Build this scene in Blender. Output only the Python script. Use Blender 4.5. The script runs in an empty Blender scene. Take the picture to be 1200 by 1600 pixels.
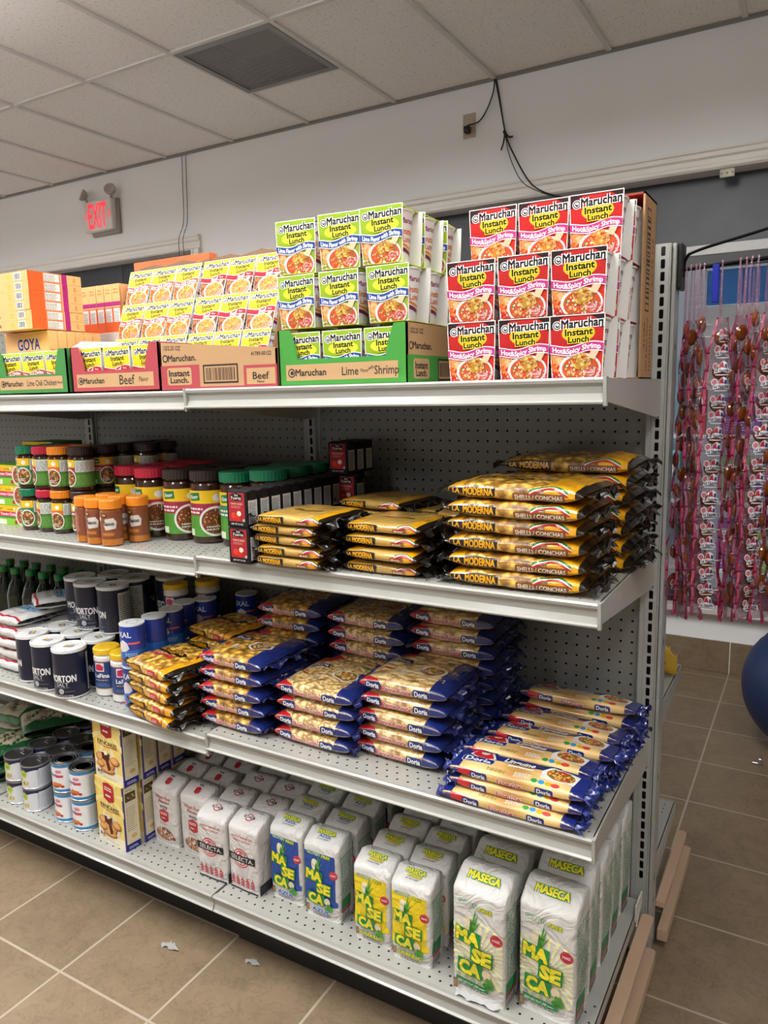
import bpy, bmesh, math, random
from mathutils import Vector, Matrix
from mathutils.geometry import tessellate_polygon
random.seed(7)
I = 0.0254            # everything below is laid out in inches; I turns inches into metres
PI = math.pi
C = bpy.context.scene.collection
sc = bpy.context.scene

# ------------------------------------------------------------------ camera, world, exposure
cd = bpy.data.cameras.new('camera'); cam = bpy.data.objects.new('camera', cd); C.objects.link(cam); sc.camera = cam
CAM = (12.006, -67.148, 54.53); YAW, PITCH, ROLL = -0.528, -0.159, -0.022
_f = Vector((math.sin(YAW)*math.cos(PITCH), math.cos(YAW)*math.cos(PITCH), math.sin(PITCH)))
_r = Vector((math.cos(YAW), -math.sin(YAW), 0)); _u = _r.cross(_f)
_r2 = math.cos(ROLL)*_r + math.sin(ROLL)*_u; _u2 = -math.sin(ROLL)*_r + math.cos(ROLL)*_u
M = Matrix((_r2, _u2, -_f)).transposed().to_4x4(); M.translation = Vector(CAM)*I
cam.matrix_world = M
cd.sensor_fit = 'VERTICAL'; cd.sensor_height = 24.0; cd.lens = 24.0*1170.4/1600.0; cd.clip_start = 0.02
sc.view_settings.view_transform = 'Standard'; sc.view_settings.look = 'None'
sc.view_settings.gamma = 1.0; sc.view_settings.use_curve_mapping = False
sc.view_settings.exposure = 0.12
wd = bpy.data.worlds.new('world'); sc.world = wd; wd.use_nodes = True
wd.node_tree.nodes['Background'].inputs[0].default_value = (0.80, 0.90, 1.0, 1)
wd.node_tree.nodes['Background'].inputs[1].default_value = 0.22
CEIL = 115.5; WALL = 83.4
# unseen fluorescent fixtures over the front aisle, with an added uplight (x, y of the 2 x 4 ft cell centre, watts)
LIGHTS = [(-14.3, -24.1, 21), (-59.3, -67.1, 33), (-104.3, -24.1, 8), (-149.3, -67.1, 28), (-194.3, -24.1, 36), (30.7, -67.1, 20), (-59.3, -153.1, 27), (98, -67.1, 10)]

# ------------------------------------------------------------------ colours and materials
def lin(c):
    if isinstance(c, str):
        c = [int(c[i:i+2], 16) for i in (0, 2, 4)]
    o = []
    for x in c[:3]:
        x = x/255.0
        o.append(x/12.92 if x <= 0.04045 else ((x+0.055)/1.055)**2.4)
    return (o[0], o[1], o[2], 1.0)

ALB = 0.82   # printed board and paper never reach full white
MATS = {}
def newmat(name):
    m = bpy.data.materials.new(name); m.use_nodes = True; MATS[name] = m
    nt = m.node_tree; return m, nt, nt.nodes['Principled BSDF']
def bump(nt, b, src, strength, dist):
    n = nt.nodes.new('ShaderNodeBump'); n.inputs['Strength'].default_value = strength; n.inputs['Distance'].default_value = dist
    nt.links.new(src, n.inputs['Height']); nt.links.new(n.outputs[0], b.inputs['Normal']); return n
def tex(nt, kind, scale, **kw):
    tc = nt.nodes.new('ShaderNodeTexCoord'); t = nt.nodes.new('ShaderNodeTex'+kind)
    mp = nt.nodes.new('ShaderNodeMapping'); mp.inputs['Scale'].default_value = kw.pop('stretch', (1, 1, 1)); mp.inputs['Rotation'].default_value = kw.pop('rot', (0, 0, 0))
    nt.links.new(tc.outputs['Object'], mp.inputs['Vector']); nt.links.new(mp.outputs[0], t.inputs['Vector'])
    t.inputs['Scale'].default_value = scale
    for k, v in kw.items():
        if k in t.inputs: t.inputs[k].default_value = v
        else: setattr(t, k, v)
    return t
def ramp(nt, src, stops):
    r = nt.nodes.new('ShaderNodeValToRGB'); nt.links.new(src, r.inputs[0]); e = r.color_ramp.elements
    while len(e) < len(stops): e.new(0.5)
    for k, (p, c) in enumerate(stops): e[k].position = p; e[k].color = lin(c)
    return r.outputs[0]
def printed(name, rough, coat=0.0, bscale=0, bstr=0.3, bdist=0.002, metal=0.0, spec=0.5):
    """surface whose printed colours come from the mesh's colour attribute"""
    m, nt, b = newmat(name)
    a = nt.nodes.new('ShaderNodeVertexColor'); a.layer_name = 'Col'
    nt.links.new(a.outputs[0], b.inputs['Base Color'])
    b.inputs['Roughness'].default_value = rough; b.inputs['Coat Weight'].default_value = coat
    b.inputs['Metallic'].default_value = metal; b.inputs['Specular IOR Level'].default_value = spec
    b.inputs['Coat Roughness'].default_value = 0.12
    if bscale:
        n = tex(nt, 'Noise', bscale, Detail=3.0, Roughness=0.6, Distortion=1.2); bump(nt, b, n.outputs[0], bstr, bdist)
    return m
def pasta(name, kind, scale, stops, stretch=(1, 1, 1), rot=(0, 0, 0), bs=0.9, bd=0.004):
    """dry pasta seen through clear glossy film"""
    m, nt, b = newmat(name)
    if kind == 'cells':
        t = tex(nt, 'Voronoi', scale, stretch=stretch, rot=rot, Randomness=0.9); src = t.outputs['Distance']
    else:
        t = tex(nt, 'Wave', scale, stretch=stretch, rot=rot, Distortion=kind, Detail=2.0); src = t.outputs['Fac']
    nt.links.new(ramp(nt, src, stops), b.inputs['Base Color'])
    b.inputs['Roughness'].default_value = 0.42; b.inputs['Coat Weight'].default_value = 0.8; b.inputs['Coat Roughness'].default_value = 0.1
    n = tex(nt, 'Noise', 28, Detail=3.0, Distortion=1.5)
    if kind == 'cells':
        w_ = tex(nt, 'Noise', 90, Detail=1.0); va = nt.nodes.new('ShaderNodeVectorMath'); va.operation = 'MULTIPLY_ADD'; va.inputs[1].default_value = (0.012, 0.012, 0.012)
        nt.links.new(w_.outputs['Color'], va.inputs[0]); nt.links.new(t.inputs['Vector'].links[0].from_socket, va.inputs[2]); nt.links.new(va.outputs[0], t.inputs['Vector'])
    mx = nt.nodes.new('ShaderNodeMath'); mx.operation = 'MULTIPLY_ADD'; mx.inputs[1].default_value = -0.35
    nt.links.new(src, mx.inputs[0]); nt.links.new(n.outputs[0], mx.inputs[2]); bump(nt, b, mx.outputs[0], bs, bd)
    return m

printed('card', 0.62, 0.0, spec=0.25)                      # coated carton board
printed('kraft', 0.75, 0, 60, 0.15, 0.001)       # corrugated board
printed('label', 0.33, 0.25)                     # paper labels on cans and jars
printed('film', 0.3, 0.7, 34, 0.8, 0.004)       # glossy flexible wrapper
printed('paper', 0.5, 0.15, 15, 0.9, 0.014)     # creased paper sack
printed('plastic', 0.38, 0.1)
printed('metal', 0.3, 0.0, metal=0.9)
printed('glass_dark', 0.08, 0.6)                 # jar walls with the dark powder behind
printed('enamel', 0.38, 0.2)                     # painted shelf steel
pasta('pasta_shell', 'cells', 62, [(0.0, 'f8d878'), (0.3, 'ecbc50'), (0.55, 'a87826'), (0.9, '54360c')])
pasta('pasta_fideo', 6.0, 260, [(0.0, '9a6f24'), (0.5, 'c69a3e'), (1.0, 'dcb964')], rot=(0.4, 0.3, 0.9), bs=0.5, bd=0.002)
pasta('pasta_elbow', 'cells', 95, [(0.0, 'f5e0ae'), (0.35, 'e8cb8a'), (0.6, 'b8925a'), (0.95, '7a552a')], stretch=(1, 1.5, 1))
pasta('pasta_penne', 'cells', 80, [(0.0, 'f6e2b2'), (0.4, 'ebcf92'), (0.6, 'c29b62'), (0.95, '80592c')], stretch=(0.42, 1.3, 1.2), rot=(0, 0, 0.5))
pasta('pasta_long', 1.2, 42, [(0.0, 'b98a4a'), (0.4, 'd9b06a'), (1.0, 'ecc98a')], stretch=(0.05, 6, 6), rot=(0, 0, 0), bs=0.3, bd=0.002)

m, nt, b = newmat('wall_paint'); b.inputs['Base Color'].default_value = lin('efefef'); b.inputs['Roughness'].default_value = 0.45
n = tex(nt, 'Noise', 3, Detail=4.0); bump(nt, b, n.outputs[0], 0.05, 0.01)
m, nt, b = newmat('trim_paint'); b.inputs['Base Color'].default_value = lin('ebe8e2'); b.inputs['Roughness'].default_value = 0.4
m, nt, b = newmat('tile_grid_white'); b.inputs['Base Color'].default_value = lin('dcdad6'); b.inputs['Roughness'].default_value = 0.5
m, nt, b = newmat('ceiling_tile'); b.inputs['Roughness'].default_value = 0.9
n = tex(nt, 'Noise', 75, Detail=6.0, Roughness=0.75); nt.links.new(ramp(nt, n.outputs[0], [(0.0, '9a9692'), (0.37, 'bcb6b2'), (0.42, 'f6f2ef'), (1.0, 'faf6f4')]), b.inputs['Base Color'])
bump(nt, b, n.outputs[0], 0.4, 0.003)
m, nt, b = newmat('black_rubber'); b.inputs['Base Color'].default_value = lin('141414'); b.inputs['Roughness'].default_value = 0.5
m, nt, b = newmat('dark_panel'); b.inputs['Base Color'].default_value = lin('3f434a'); b.inputs['Roughness'].default_value = 0.35
n = tex(nt, 'Noise', 5, Detail=6.0); nt.links.new(ramp(nt, n.outputs[0], [(0.0, '2e3036'), (1.0, '4a4e56')]), b.inputs['Base Color'])
m, nt, b = newmat('blue_vinyl'); b.inputs['Base Color'].default_value = lin('0a2856'); b.inputs['Roughness'].default_value = 0.45
m, nt, b = newmat('clear_glass'); b.inputs['Base Color'].default_value = (1, 1, 1, 1); b.inputs['Transmission Weight'].default_value = 1.0; b.inputs['Roughness'].default_value = 0.02; b.inputs['IOR'].default_value = 1.1
m, nt, b = newmat('exit_glow'); b.inputs['Base Color'].default_value = lin('ff4050'); b.inputs['Emission Color'].default_value = lin('ff2438'); b.inputs['Emission Strength'].default_value = 1.3
m, nt, b = newmat('lamp_diffuser'); b.inputs['Base Color'].default_value = (1, 1, 1, 1); b.inputs['Emission Color'].default_value = (1, 0.97, 0.92, 1); b.inputs['Emission Strength'].default_value = 4.0
# clear wrapper: mostly see-through with highlights
m, nt, b = newmat('clear_wrap'); b.inputs['Base Color'].default_value = lin('8a5c6e'); b.inputs['Roughness'].default_value = 0.12
b.inputs['Alpha'].default_value = 0.45
n = tex(nt, 'Noise', 60, Detail=3.0, Distortion=1.5); bump(nt, b, n.outputs[0], 0.9, 0.006)
# printed wrapper tape, slightly see-through
m = printed('wrap_tape', 0.25, 0.5, 70, 0.8, 0.004)
m, nt, b = newmat('caramel'); b.inputs['Base Color'].default_value = lin('74380e'); b.inputs['Roughness'].default_value = 0.12; b.inputs['Coat Weight'].default_value = 0.8
# floor: 12 in ceramic tiles, brown marbling, pale grout
m, nt, b = newmat('floor_tile')
tc = nt.nodes.new('ShaderNodeTexCoord'); mp = nt.nodes.new('ShaderNodeMapping'); nt.links.new(tc.outputs['Object'], mp.inputs['Vector'])
mp.inputs['Location'].default_value = (0.3*I + 120*I, -8.3*I + 240*I, 0)
br = nt.nodes.new('ShaderNodeTexBrick'); br.offset = 0.0; br.squash = 1.0
for k, v in {'Scale': 1.0, 'Mortar Size': 0.0034, 'Mortar Smooth': 0.1, 'Brick Width': 12*I, 'Row Height': 12*I, 'Bias': 0.0}.items(): br.inputs[k].default_value = v
br.inputs['Color1'].default_value = (0.45, 0.45, 0.45, 1); br.inputs['Color2'].default_value = (0.55, 0.55, 0.55, 1)
nt.links.new(mp.outputs[0], br.inputs['Vector'])
n1 = tex(nt, 'Noise', 7, Detail=12.0, Roughness=0.78, Distortion=0.3); n2 = tex(nt, 'Noise', 17, Detail=12.0, Roughness=0.7, Distortion=0.5)
c1 = ramp(nt, n1.outputs[0], [(0.3, '61523e'), (0.5, '796852'), (0.7, '8e7b63')])
c2 = ramp(nt, n2.outputs[0], [(0.0, '7c6a53'), (0.475, '8a775f'), (0.492, '4c3c2a'), (0.505, '8c7961'), (1.0, '948068')])
mix = nt.nodes.new('ShaderNodeMix'); mix.data_type = 'RGBA'; mix.inputs[0].default_value = 0.4
nt.links.new(c1, mix.inputs[6]); nt.links.new(c2, mix.inputs[7])
mv = nt.nodes.new('ShaderNodeMix'); mv.data_type = 'RGBA'; mv.blend_type = 'OVERLAY'; mv.inputs[0].default_value = 0.6
nt.links.new(mix.outputs[2], mv.inputs[6]); nt.links.new(br.outputs['Color'], mv.inputs[7])
mg = nt.nodes.new('ShaderNodeMix'); mg.data_type = 'RGBA'; nt.links.new(br.outputs['Fac'], mg.inputs[0]); nt.links.new(mv.outputs[2], mg.inputs[6]); mg.inputs[7].default_value = lin('a89b88')
nt.links.new(mg.outputs[2], b.inputs['Base Color'])
b.inputs['Roughness'].default_value = 0.42; iv = nt.nodes.new('ShaderNodeMath'); iv.operation = 'SUBTRACT'; iv.inputs[0].default_value = 1.0; nt.links.new(br.outputs['Fac'], iv.inputs[1]); bump(nt, b, iv.outputs[0], 0.5, 0.002)

# ------------------------------------------------------------------ flat artwork -> polygons
_txt = {}
_tc = bpy.data.curves.new('lettering_tmp', 'FONT'); _to = bpy.data.objects.new('lettering_tmp', _tc); C.objects.link(_to)
def glyphs(s, bold, res=2):
    k = (s, bold, res)
    if k not in _txt:
        _tc.body = s; _tc.offset = bold; _tc.resolution_u = res; _tc.size = 1.0
        dg = bpy.context.evaluated_depsgraph_get(); dg.update()
        me = bpy.data.meshes.new_from_object(_to.evaluated_get(dg))
        vs = [(v.co.x, v.co.y) for v in me.vertices]; fs = [tuple(p.vertices) for p in me.polygons]
        bpy.data.meshes.remove(me)
        _txt[k] = (vs, fs)
    return _txt[k]
_h = glyphs('H', 0.0); CAPH = max(v[1] for v in _h[0])

def clip(poly, ax, val, less):
    out = []; n = len(poly)
    for i in range(n):
        a = poly[i]; b_ = poly[(i+1) % n]
        ia = (a[ax] <= val) if less else (a[ax] >= val); ib = (b_[ax] <= val) if less else (b_[ax] >= val)
        if ia: out.append(a)
        if ia != ib:
            t = (val-a[ax])/(b_[ax]-a[ax]); out.append((a[0]+(b_[0]-a[0])*t, a[1]+(b_[1]-a[1])*t))
    return out
def slices(poly, ax, step):
    lo = min(p[ax] for p in poly); hi = max(p[ax] for p in poly); k = math.floor(lo/step + 1e-6) + 1
    out = []
    while k*step < hi-1e-6:
        a = clip(poly, ax, k*step, True)
        if len(a) > 2: out.append(a)
        poly = clip(poly, ax, k*step, False); k += 1
        if len(poly) < 3: return out
    out.append(poly); return out

class Art:
    """layered flat shapes in inches inside [x0,x1] x [y0,y1]"""
    def __init__(s, x0, y0, x1, y1, bg=None):
        s.b = (x0, y0, x1, y1); s.sh = []; s.boxes = []
        if bg: s.rect(x0, y0, x1-x0, y1-y0, bg)
    def _add(s, polys, col, lay=None, stag=0.0):
        x0, y0, x1, y1 = s.b; keep = []; idx = []
        for k_, p in enumerate(polys):
            for ax, val, less in ((0, x0, False), (0, x1, True), (1, y0, False), (1, y1, True)):
                if len(p) > 2: p = clip(p, ax, val, less)
            if len(p) > 2: keep.append(p); idx.append(k_)
        if not keep: return 0
        bx = (min(q[0] for p in keep for q in p), min(q[1] for p in keep for q in p), max(q[0] for p in keep for q in p), max(q[1] for p in keep for q in p))
        if lay is None:
            lay = 0
            for (b2, l2) in s.boxes:
                if b2[0] < bx[2] and b2[2] > bx[0] and b2[1] < bx[3] and b2[3] > bx[1] and l2 >= lay: lay = math.floor(l2)+1
        s.boxes.append((bx, lay)); cl = lin(col)
        for k_, p in zip(idx, keep): s.sh.append((p, cl, lay+(stag*k_/len(polys) if stag else 0)))
        return lay
    def rect(s, x, y, w, h, c, rot=0):
        p = [(x, y), (x+w, y), (x+w, y+h), (x, y+h)]
        if rot: p = s._rot(p, x+w/2, y+h/2, rot)
        s._add([p], c); return s
    def _rot(s, p, cx, cy, a):
        ca, sa = math.cos(a), math.sin(a); return [(cx+(q[0]-cx)*ca-(q[1]-cy)*sa, cy+(q[0]-cx)*sa+(q[1]-cy)*ca) for q in p]
    def poly(s, pts, c):
        t = tessellate_polygon([[Vector((q[0], q[1], 0)) for q in pts]])
        s._add([[pts[i] for i in tr] for tr in t], c); return s
    def ell(s, cx, cy, rx, ry, c, n=20, rot=0):
        p = [(cx+rx*math.cos(2*PI*k/n), cy+ry*math.sin(2*PI*k/n)) for k in range(n)]
        if rot: p = s._rot(p, cx, cy, rot)
        s._add([p], c); return s
    def rrect(s, x, y, w, h, r, c, rot=0):
        p = []
        for cx, cy, a in ((x+w-r, y+h-r, 0), (x+r, y+h-r, 1), (x+r, y+r, 2), (x+w-r, y+r, 3)):
            p += [(cx+r*math.cos((a+k/3)*PI/2), cy+r*math.sin((a+k/3)*PI/2)) for k in range(4)]
        if rot: p = s._rot(p, x+w/2, y+h/2, rot)
        s._add([p], c); return s
    def band(s, fn0, fn1, x0, x1, c, n=10):
        xs = [x0+(x1-x0)*k/n for k in range(n+1)]
        s._add([[(a, fn0(a)), (b_, fn0(b_)), (b_, fn1(b_)), (a, fn1(a))] for a, b_ in zip(xs, xs[1:])], c); return s
    def txt(s, t, cx, cy, h, c, W=None, bold=0.02, shear=0.0, rot=0.0, out=None, ow=0.05, fn=None, res=2, al='c'):
        mb_ = 'M' in t and bold > 0; vs, fs = glyphs(t, 0.0 if mb_ else bold, res); k = h/CAPH; gb = bold*k*0.8 if mb_ else 0
        mx = max(v[0] for v in vs); mn = min(v[0] for v in vs)
        sx = (W/(mx-mn)) if W else k
        def T(dx=0, dy=0):
            r = []
            for (x, y) in vs:
                X = (x-(mn+mx)/2)*sx if al == 'c' else (x-mn)*sx
                Y = y*k-h/2; X += Y*shear
                X += dx; Y += dy
                if rot: X, Y = X*math.cos(rot)-Y*math.sin(rot), X*math.sin(rot)+Y*math.cos(rot)
                X += cx; Y += cy
                if fn: Y += fn(X)
                r.append((X, Y))
            return r
        if out:
            lay = None
            for dx, dy in ((ow, ow), (-ow, ow), (ow, -ow), (-ow, -ow)):
                q = T(dx*(1+gb/ow), dy*(1+gb/ow)); l = s._add([[q[i] for i in f] for f in fs], out, lay)
                lay = l+0.2
        lay = None
        for dx, dy in (((gb, gb), (-gb, gb), (gb, -gb), (-gb, -gb)) if gb else ((0, 0),)):
            q = T(dx, dy); l = s._add([[q[i] for i in f] for f in fs], c, lay); lay = l+0.2
        return s
    def lines(s, x, y, w, h, n, c, gap=0.5):
        """illegible small print, as rows of short dashes"""
        st = h/n; P = []
        for k in range(n):
            X = x; e = x+w*random.uniform(0.75, 1.0)
            while X < e:
                l = min(random.uniform(0.12, 0.35)*max(w, 1)*0.6, e-X); P.append([(X, y+k*st), (X+l, y+k*st), (X+l, y+k*st+st*gap), (X, y+k*st+st*gap)]); X += l+0.04*max(w, 1)
        s._add(P, c); return s
    def bars(s, x, y, w, h, c='222222', vert=True):
        P = []; t = 0
        L = w if vert else h
        while t < L:
            q = random.uniform(0.02, 0.06)*L*0.7
            P.append([(x+t, y), (x+min(t+q, L), y), (x+min(t+q, L), y+h), (x+t, y+h)] if vert else [(x, y+t), (x+w, y+t), (x+w, y+min(t+q, L)), (x, y+min(t+q, L))])
            t += q+random.uniform(0.02, 0.06)*L*0.7
        s._add(P, c); return s
    def food(s, cx, cy, rx, ry, cols, n, size, rot=0):
        """scattered small pieces of food inside an ellipse"""
        for c in cols:
            P = []
            for k in range(max(1, n//len(cols))):
                a = random.uniform(0, 2*PI); r = math.sqrt(random.random())
                x, y = rx*r*math.cos(a), ry*r*math.sin(a)
                if rot: x, y = x*math.cos(rot)-y*math.sin(rot), x*math.sin(rot)+y*math.cos(rot)
                q = size*random.uniform(0.6, 1.3); p = random.uniform(0, PI); e = random.uniform(0.35, 0.8)
                P.append([(cx+x+q*math.cos(p)*math.cos(t)-q*e*math.sin(p)*math.sin(t), cy+y+q*math.sin(p)*math.cos(t)+q*e*math.cos(p)*math.sin(t)) for t in (0, 1.05, 2.1, 3.14, 4.2, 5.25)])
            s._add(P, c, None, 0.9)
        return s

# ------------------------------------------------------------------ mesh builder
class MB:
    def __init__(s): s.v = []; s.f = []; s.c = []; s.m = []; s.sm = []; s.mats = []
    def _m(s, mat):
        if mat not in s.mats: s.mats.append(mat)
        return s.mats.index(mat)
    def add(s, vs, fs, col='cccccc', mat='plastic', smooth=False):
        o = len(s.v); s.v += [tuple(v) for v in vs]; mi = s._m(mat); many = isinstance(col, list)
        cl = None if many else lin(col) if not (isinstance(col, tuple) and len(col) == 4) else col
        for k, f in enumerate(fs):
            s.f.append(tuple(o+i for i in f)); s.c.append(lin(col[k]) if many else cl); s.m.append(mi); s.sm.append(smooth)
        return s
    def box(s, x0, y0, z0, x1, y1, z1, col='cccccc', mat='plastic', bev=0.0, seg=1):
        if bev <= 0:
            vs = [(x, y, z) for z in (z0, z1) for y in (y0, y1) for x in (x0, x1)]
            return s.add(vs, [(0, 2, 3, 1), (4, 5, 7, 6), (0, 1, 5, 4), (2, 6, 7, 3), (0, 4, 6, 2), (1, 3, 7, 5)], col, mat)
        bm = bmesh.new(); bmesh.ops.create_cube(bm, size=1.0)
        for v in bm.verts: v.co = Vector(((x0+x1)/2+v.co.x*(x1-x0), (y0+y1)/2+v.co.y*(y1-y0), (z0+z1)/2+v.co.z*(z1-z0)))
        bmesh.ops.bevel(bm, geom=bm.edges[:], offset=bev, segments=seg, affect='EDGES', profile=0.5)
        bm.verts.ensure_lookup_table()
        s.add([v.co[:] for v in bm.verts], [[v.index for v in f.verts] for f in bm.faces], col, mat, seg > 1); bm.free(); return s
    def prism(s, pts, a0, a1, axis='x', col='cccccc', mat='plastic', cap=True):
        """closed outline extruded along an axis; pts are the two other coordinates in order"""
        n = len(pts)
        mk = {'x': lambda p, a: (a, p[0], p[1]), 'y': lambda p, a: (p[0], a, p[1]), 'z': lambda p, a: (p[0], p[1], a)}[axis]
        vs = [mk(p, a0) for p in pts]+[mk(p, a1) for p in pts]
        s.add(vs, [(k, (k+1) % n, n+(k+1) % n, n+k) for k in range(n)], col, mat)
        if cap:
            tr = tessellate_polygon([[Vector((p[0], p[1], 0)) for p in pts]])
            s.add(vs, [tuple(t) for t in tr]+[tuple(n+i for i in t) for t in tr], col, mat)
        return s
    def rev(s, prof, seg=32, col='cccccc', mat='plastic', cx=0, cy=0, smooth=True):
        """surface of revolution; prof rows are (radius, z) or (radius, z, colour, material) for the band that follows"""
        vs = []; n = len(prof)
        for p in prof:
            for k in range(seg):
                a = 2*PI*k/seg; vs.append((cx+p[0]*math.sin(a), cy-p[0]*math.cos(a), p[1]))
        for j in range(n-1):
            p = prof[j]; c = p[2] if len(p) > 2 else col; mt = p[3] if len(p) > 3 else mat
            ring = vs[j*seg:(j+2)*seg]
            s.add(ring, [(k, (k+1) % seg, seg+(k+1) % seg, seg+k) for k in range(seg)], c, mt, smooth)
        if prof[0][0] > 1e-4: s.add(vs[:seg], [tuple(range(seg))], prof[0][2] if len(prof[0]) > 2 else col, mat)
        if prof[-1][0] > 1e-4: s.add(vs[-seg:], [tuple(range(seg))], prof[-2][2] if len(prof[-2]) > 2 else col, prof[-2][3] if len(prof[-2]) > 3 else mat)
        return s
    def tube(s, pts, r, col='141414', mat='plastic', seg=8):
        pts = [Vector(p) for p in pts]; vs = []; up = Vector((0.13, 0.31, 0.94))
        for i, p in enumerate(pts):
            d = (pts[min(i+1, len(pts)-1)]-pts[max(i-1, 0)]).normalized(); a = d.cross(up).normalized(); b_ = d.cross(a)
            for k in range(seg): vs.append(tuple(p+r*(a*math.cos(2*PI*k/seg)+b_*math.sin(2*PI*k/seg))))
        fs = [(i*seg+k, i*seg+(k+1) % seg, (i+1)*seg+(k+1) % seg, (i+1)*seg+k) for i in range(len(pts)-1) for k in range(seg)]
        s.add(vs, fs, col, mat, True); s.add(vs, [tuple(range(seg)), tuple(range(len(vs)-seg, len(vs)))], col, mat); return s
    def grid(s, fn, nu, nv, col, mat, smooth=True, closed=False):
        vs = [fn(i, j) for i in range(nu+1) for j in range(nv+(0 if closed else 1))]; w = nv+(0 if closed else 1)
        fs = [(i*w+j, i*w+(j+1) % w, (i+1)*w+(j+1) % w, (i+1)*w+j) for i in range(nu) for j in range(nv)]
        return s.add(vs, fs, col, mat, smooth)
    def art(s, art, f, mat='card', gu=None, gv=None, eps=0.006):
        for p, c, lay in art.sh:
            ps = [p]
            if gu: ps = [q for a in ps for q in slices(a, 0, gu)]
            if gv: ps = [q for a in ps for q in slices(a, 1, gv)]
            o = (lay+1)*eps
            for q in ps: s.add([f(u, v, o) for u, v in q], [tuple(range(len(q)))], c, mat, False)
        return s
    def build(s, name, parent=None, loc=None):
        me = bpy.data.meshes.new(name)
        me.from_pydata([(v[0]*I, v[1]*I, v[2]*I) for v in s.v], [], s.f)
        for mt in s.mats: me.materials.append(MATS[mt])
        me.polygons.foreach_set('material_index', s.m); me.polygons.foreach_set('use_smooth', s.sm)
        ca = me.color_attributes.new('Col', 'FLOAT_COLOR', 'CORNER'); buf = []
        for f, c in zip(s.f, s.c): buf.extend((c[0]*ALB, c[1]*ALB, c[2]*ALB, 1.0)*len(f))
        ca.data.foreach_set('color', buf)
        o = bpy.data.objects.new(name, me); C.objects.link(o)
        if parent: o.parent = parent
        if loc: o.location = Vector(loc)*I
        return o

# ------------------------------------------------------------------ things, copies, structure
ALL = []
def tag(o, label, cat, group=None):
    o['label'] = label; o['category'] = cat
    if group: o['group'] = group
    ALL.append(o); return o
def struct(mb, name): o = mb.build(name); o['kind'] = 'structure'; return o
def thing(name): o = bpy.data.objects.new(name, None); o.empty_display_size = 0.05; C.objects.link(o); return o
USED = set()
def place(proto, x, y, z, label, cat, group=None, rz=0, rx=0, ry=0):
    """first call moves the prototype itself, later calls copy it with its parts"""
    if proto.name in USED:
        r = proto.copy(); C.objects.link(r)
        for ch in proto.children:
            c = ch.copy(); C.objects.link(c); c.parent = r
            for g in ch.children:
                d = g.copy(); C.objects.link(d); d.parent = c
    else:
        r = proto
    USED.add(proto.name)
    r.location = Vector((x, y, z))*I; r.rotation_euler = (rx, ry, rz)
    return tag(r, label, cat, group)
def J(a): return random.uniform(-a, a)
ORD = ['first', 'second', 'third', 'fourth', 'fifth', 'sixth', 'seventh', 'eighth', 'ninth', 'tenth', 'eleventh', 'twelfth', 'thirteenth', 'fourteenth', 'fifteenth', 'sixteenth']

def front(w, d, b=0): return lambda u, v, o: (-w/2+u, -d/2-o, v)
def right(w, d): return lambda u, v, o: (w/2+o, -d/2+u, v)
def top(w, d, h): return lambda u, v, o: (-w/2+u, -d/2+v, h+o)
def cyl(r, z0, turn=0.0): return lambda u, v, o: ((r+o)*math.sin(u/r+turn), -(r+o)*math.cos(u/r+turn), z0+v)
def perf(mb, x0, y0, cw, ch, nx, ny, r, mp, col, mat, shift=0.0, hw=None, hh=None, every=None):
    """sheet of nx x ny cells, each with a punched hole (round, or a slot hw x hh)"""
    for j in range(ny):
        sh = shift*cw if j % 2 else 0
        for i in range(nx):
            cx, cy = x0+cw*(i+0.5), y0+ch*(j+0.5)
            c = [(cx+a*cw/2, cy+b_*ch/2) for a, b_ in ((-1, -1), (1, -1), (1, 1), (-1, 1))]
            if hw: q = [(cx-hw*0.7, cy-hh), (cx+hw*0.7, cy-hh), (cx+hw, cy-hh*0.8), (cx+hw, cy+hh*0.8), (cx+hw*0.7, cy+hh), (cx-hw*0.7, cy+hh), (cx-hw, cy+hh*0.8), (cx-hw, cy-hh*0.8)]
            else:
                q = [(cx+sh/2-sh*0.5+r*math.cos(t), cy+r*math.sin(t)) for t in [(-5/8+k/4)*PI for k in range(8)]]
            mb.add([mp(*p) for p in c+q], [(0, 1, 5, 4), (1, 6, 5), (1, 2, 7, 6), (2, 8, 7), (2, 3, 9, 8), (3, 10, 9), (3, 0, 11, 10), (0, 4, 11)], col, mat)
# ------------------------------------------------------------------ the room
XL, XR, YF = -262.0, 230.0, -260.0
mb = MB(); mb.add([(XL, YF, 0), (XR, YF, 0), (XR, WALL+0.4, 0), (XL, WALL+0.4, 0)], [(0, 1, 2, 3)], '888888', 'floor_tile'); struct(mb, 'floor')
mb = MB()
GX = [-3.1-22.5*k for k in range(-10, 12)]; GY = [40.4+43*k for k in range(-7, 2)]
VX0, VX1, VY0, VY1 = -93.1, -70.6, 40.4, 62.0     # the return-air grille takes half a cell
zc = CEIL
xs = sorted(GX); ys = sorted(GY); ys = [y for y in ys if y < WALL]+[WALL]
mb.add([(XL, YF, zc), (XR, YF, zc), (XR, VY0, zc), (XL, VY0, zc)], [(0, 1, 2, 3)], 'cccccc', 'ceiling_tile')
mb.add([(XL, VY0, zc), (VX0, VY0, zc), (VX0, WALL, zc), (XL, WALL, zc)], [(0, 1, 2, 3)], 'cccccc', 'ceiling_tile')
mb.add([(VX1, VY0, zc), (XR, VY0, zc), (XR, WALL, zc), (VX1, WALL, zc)], [(0, 1, 2, 3)], 'cccccc', 'ceiling_tile')
mb.add([(VX0, VY1, zc), (VX1, VY1, zc), (VX1, WALL, zc), (VX0, WALL, zc)], [(0, 1, 2, 3)], 'cccccc', 'ceiling_tile')
struct(mb, 'ceiling')
mb = MB()
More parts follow.
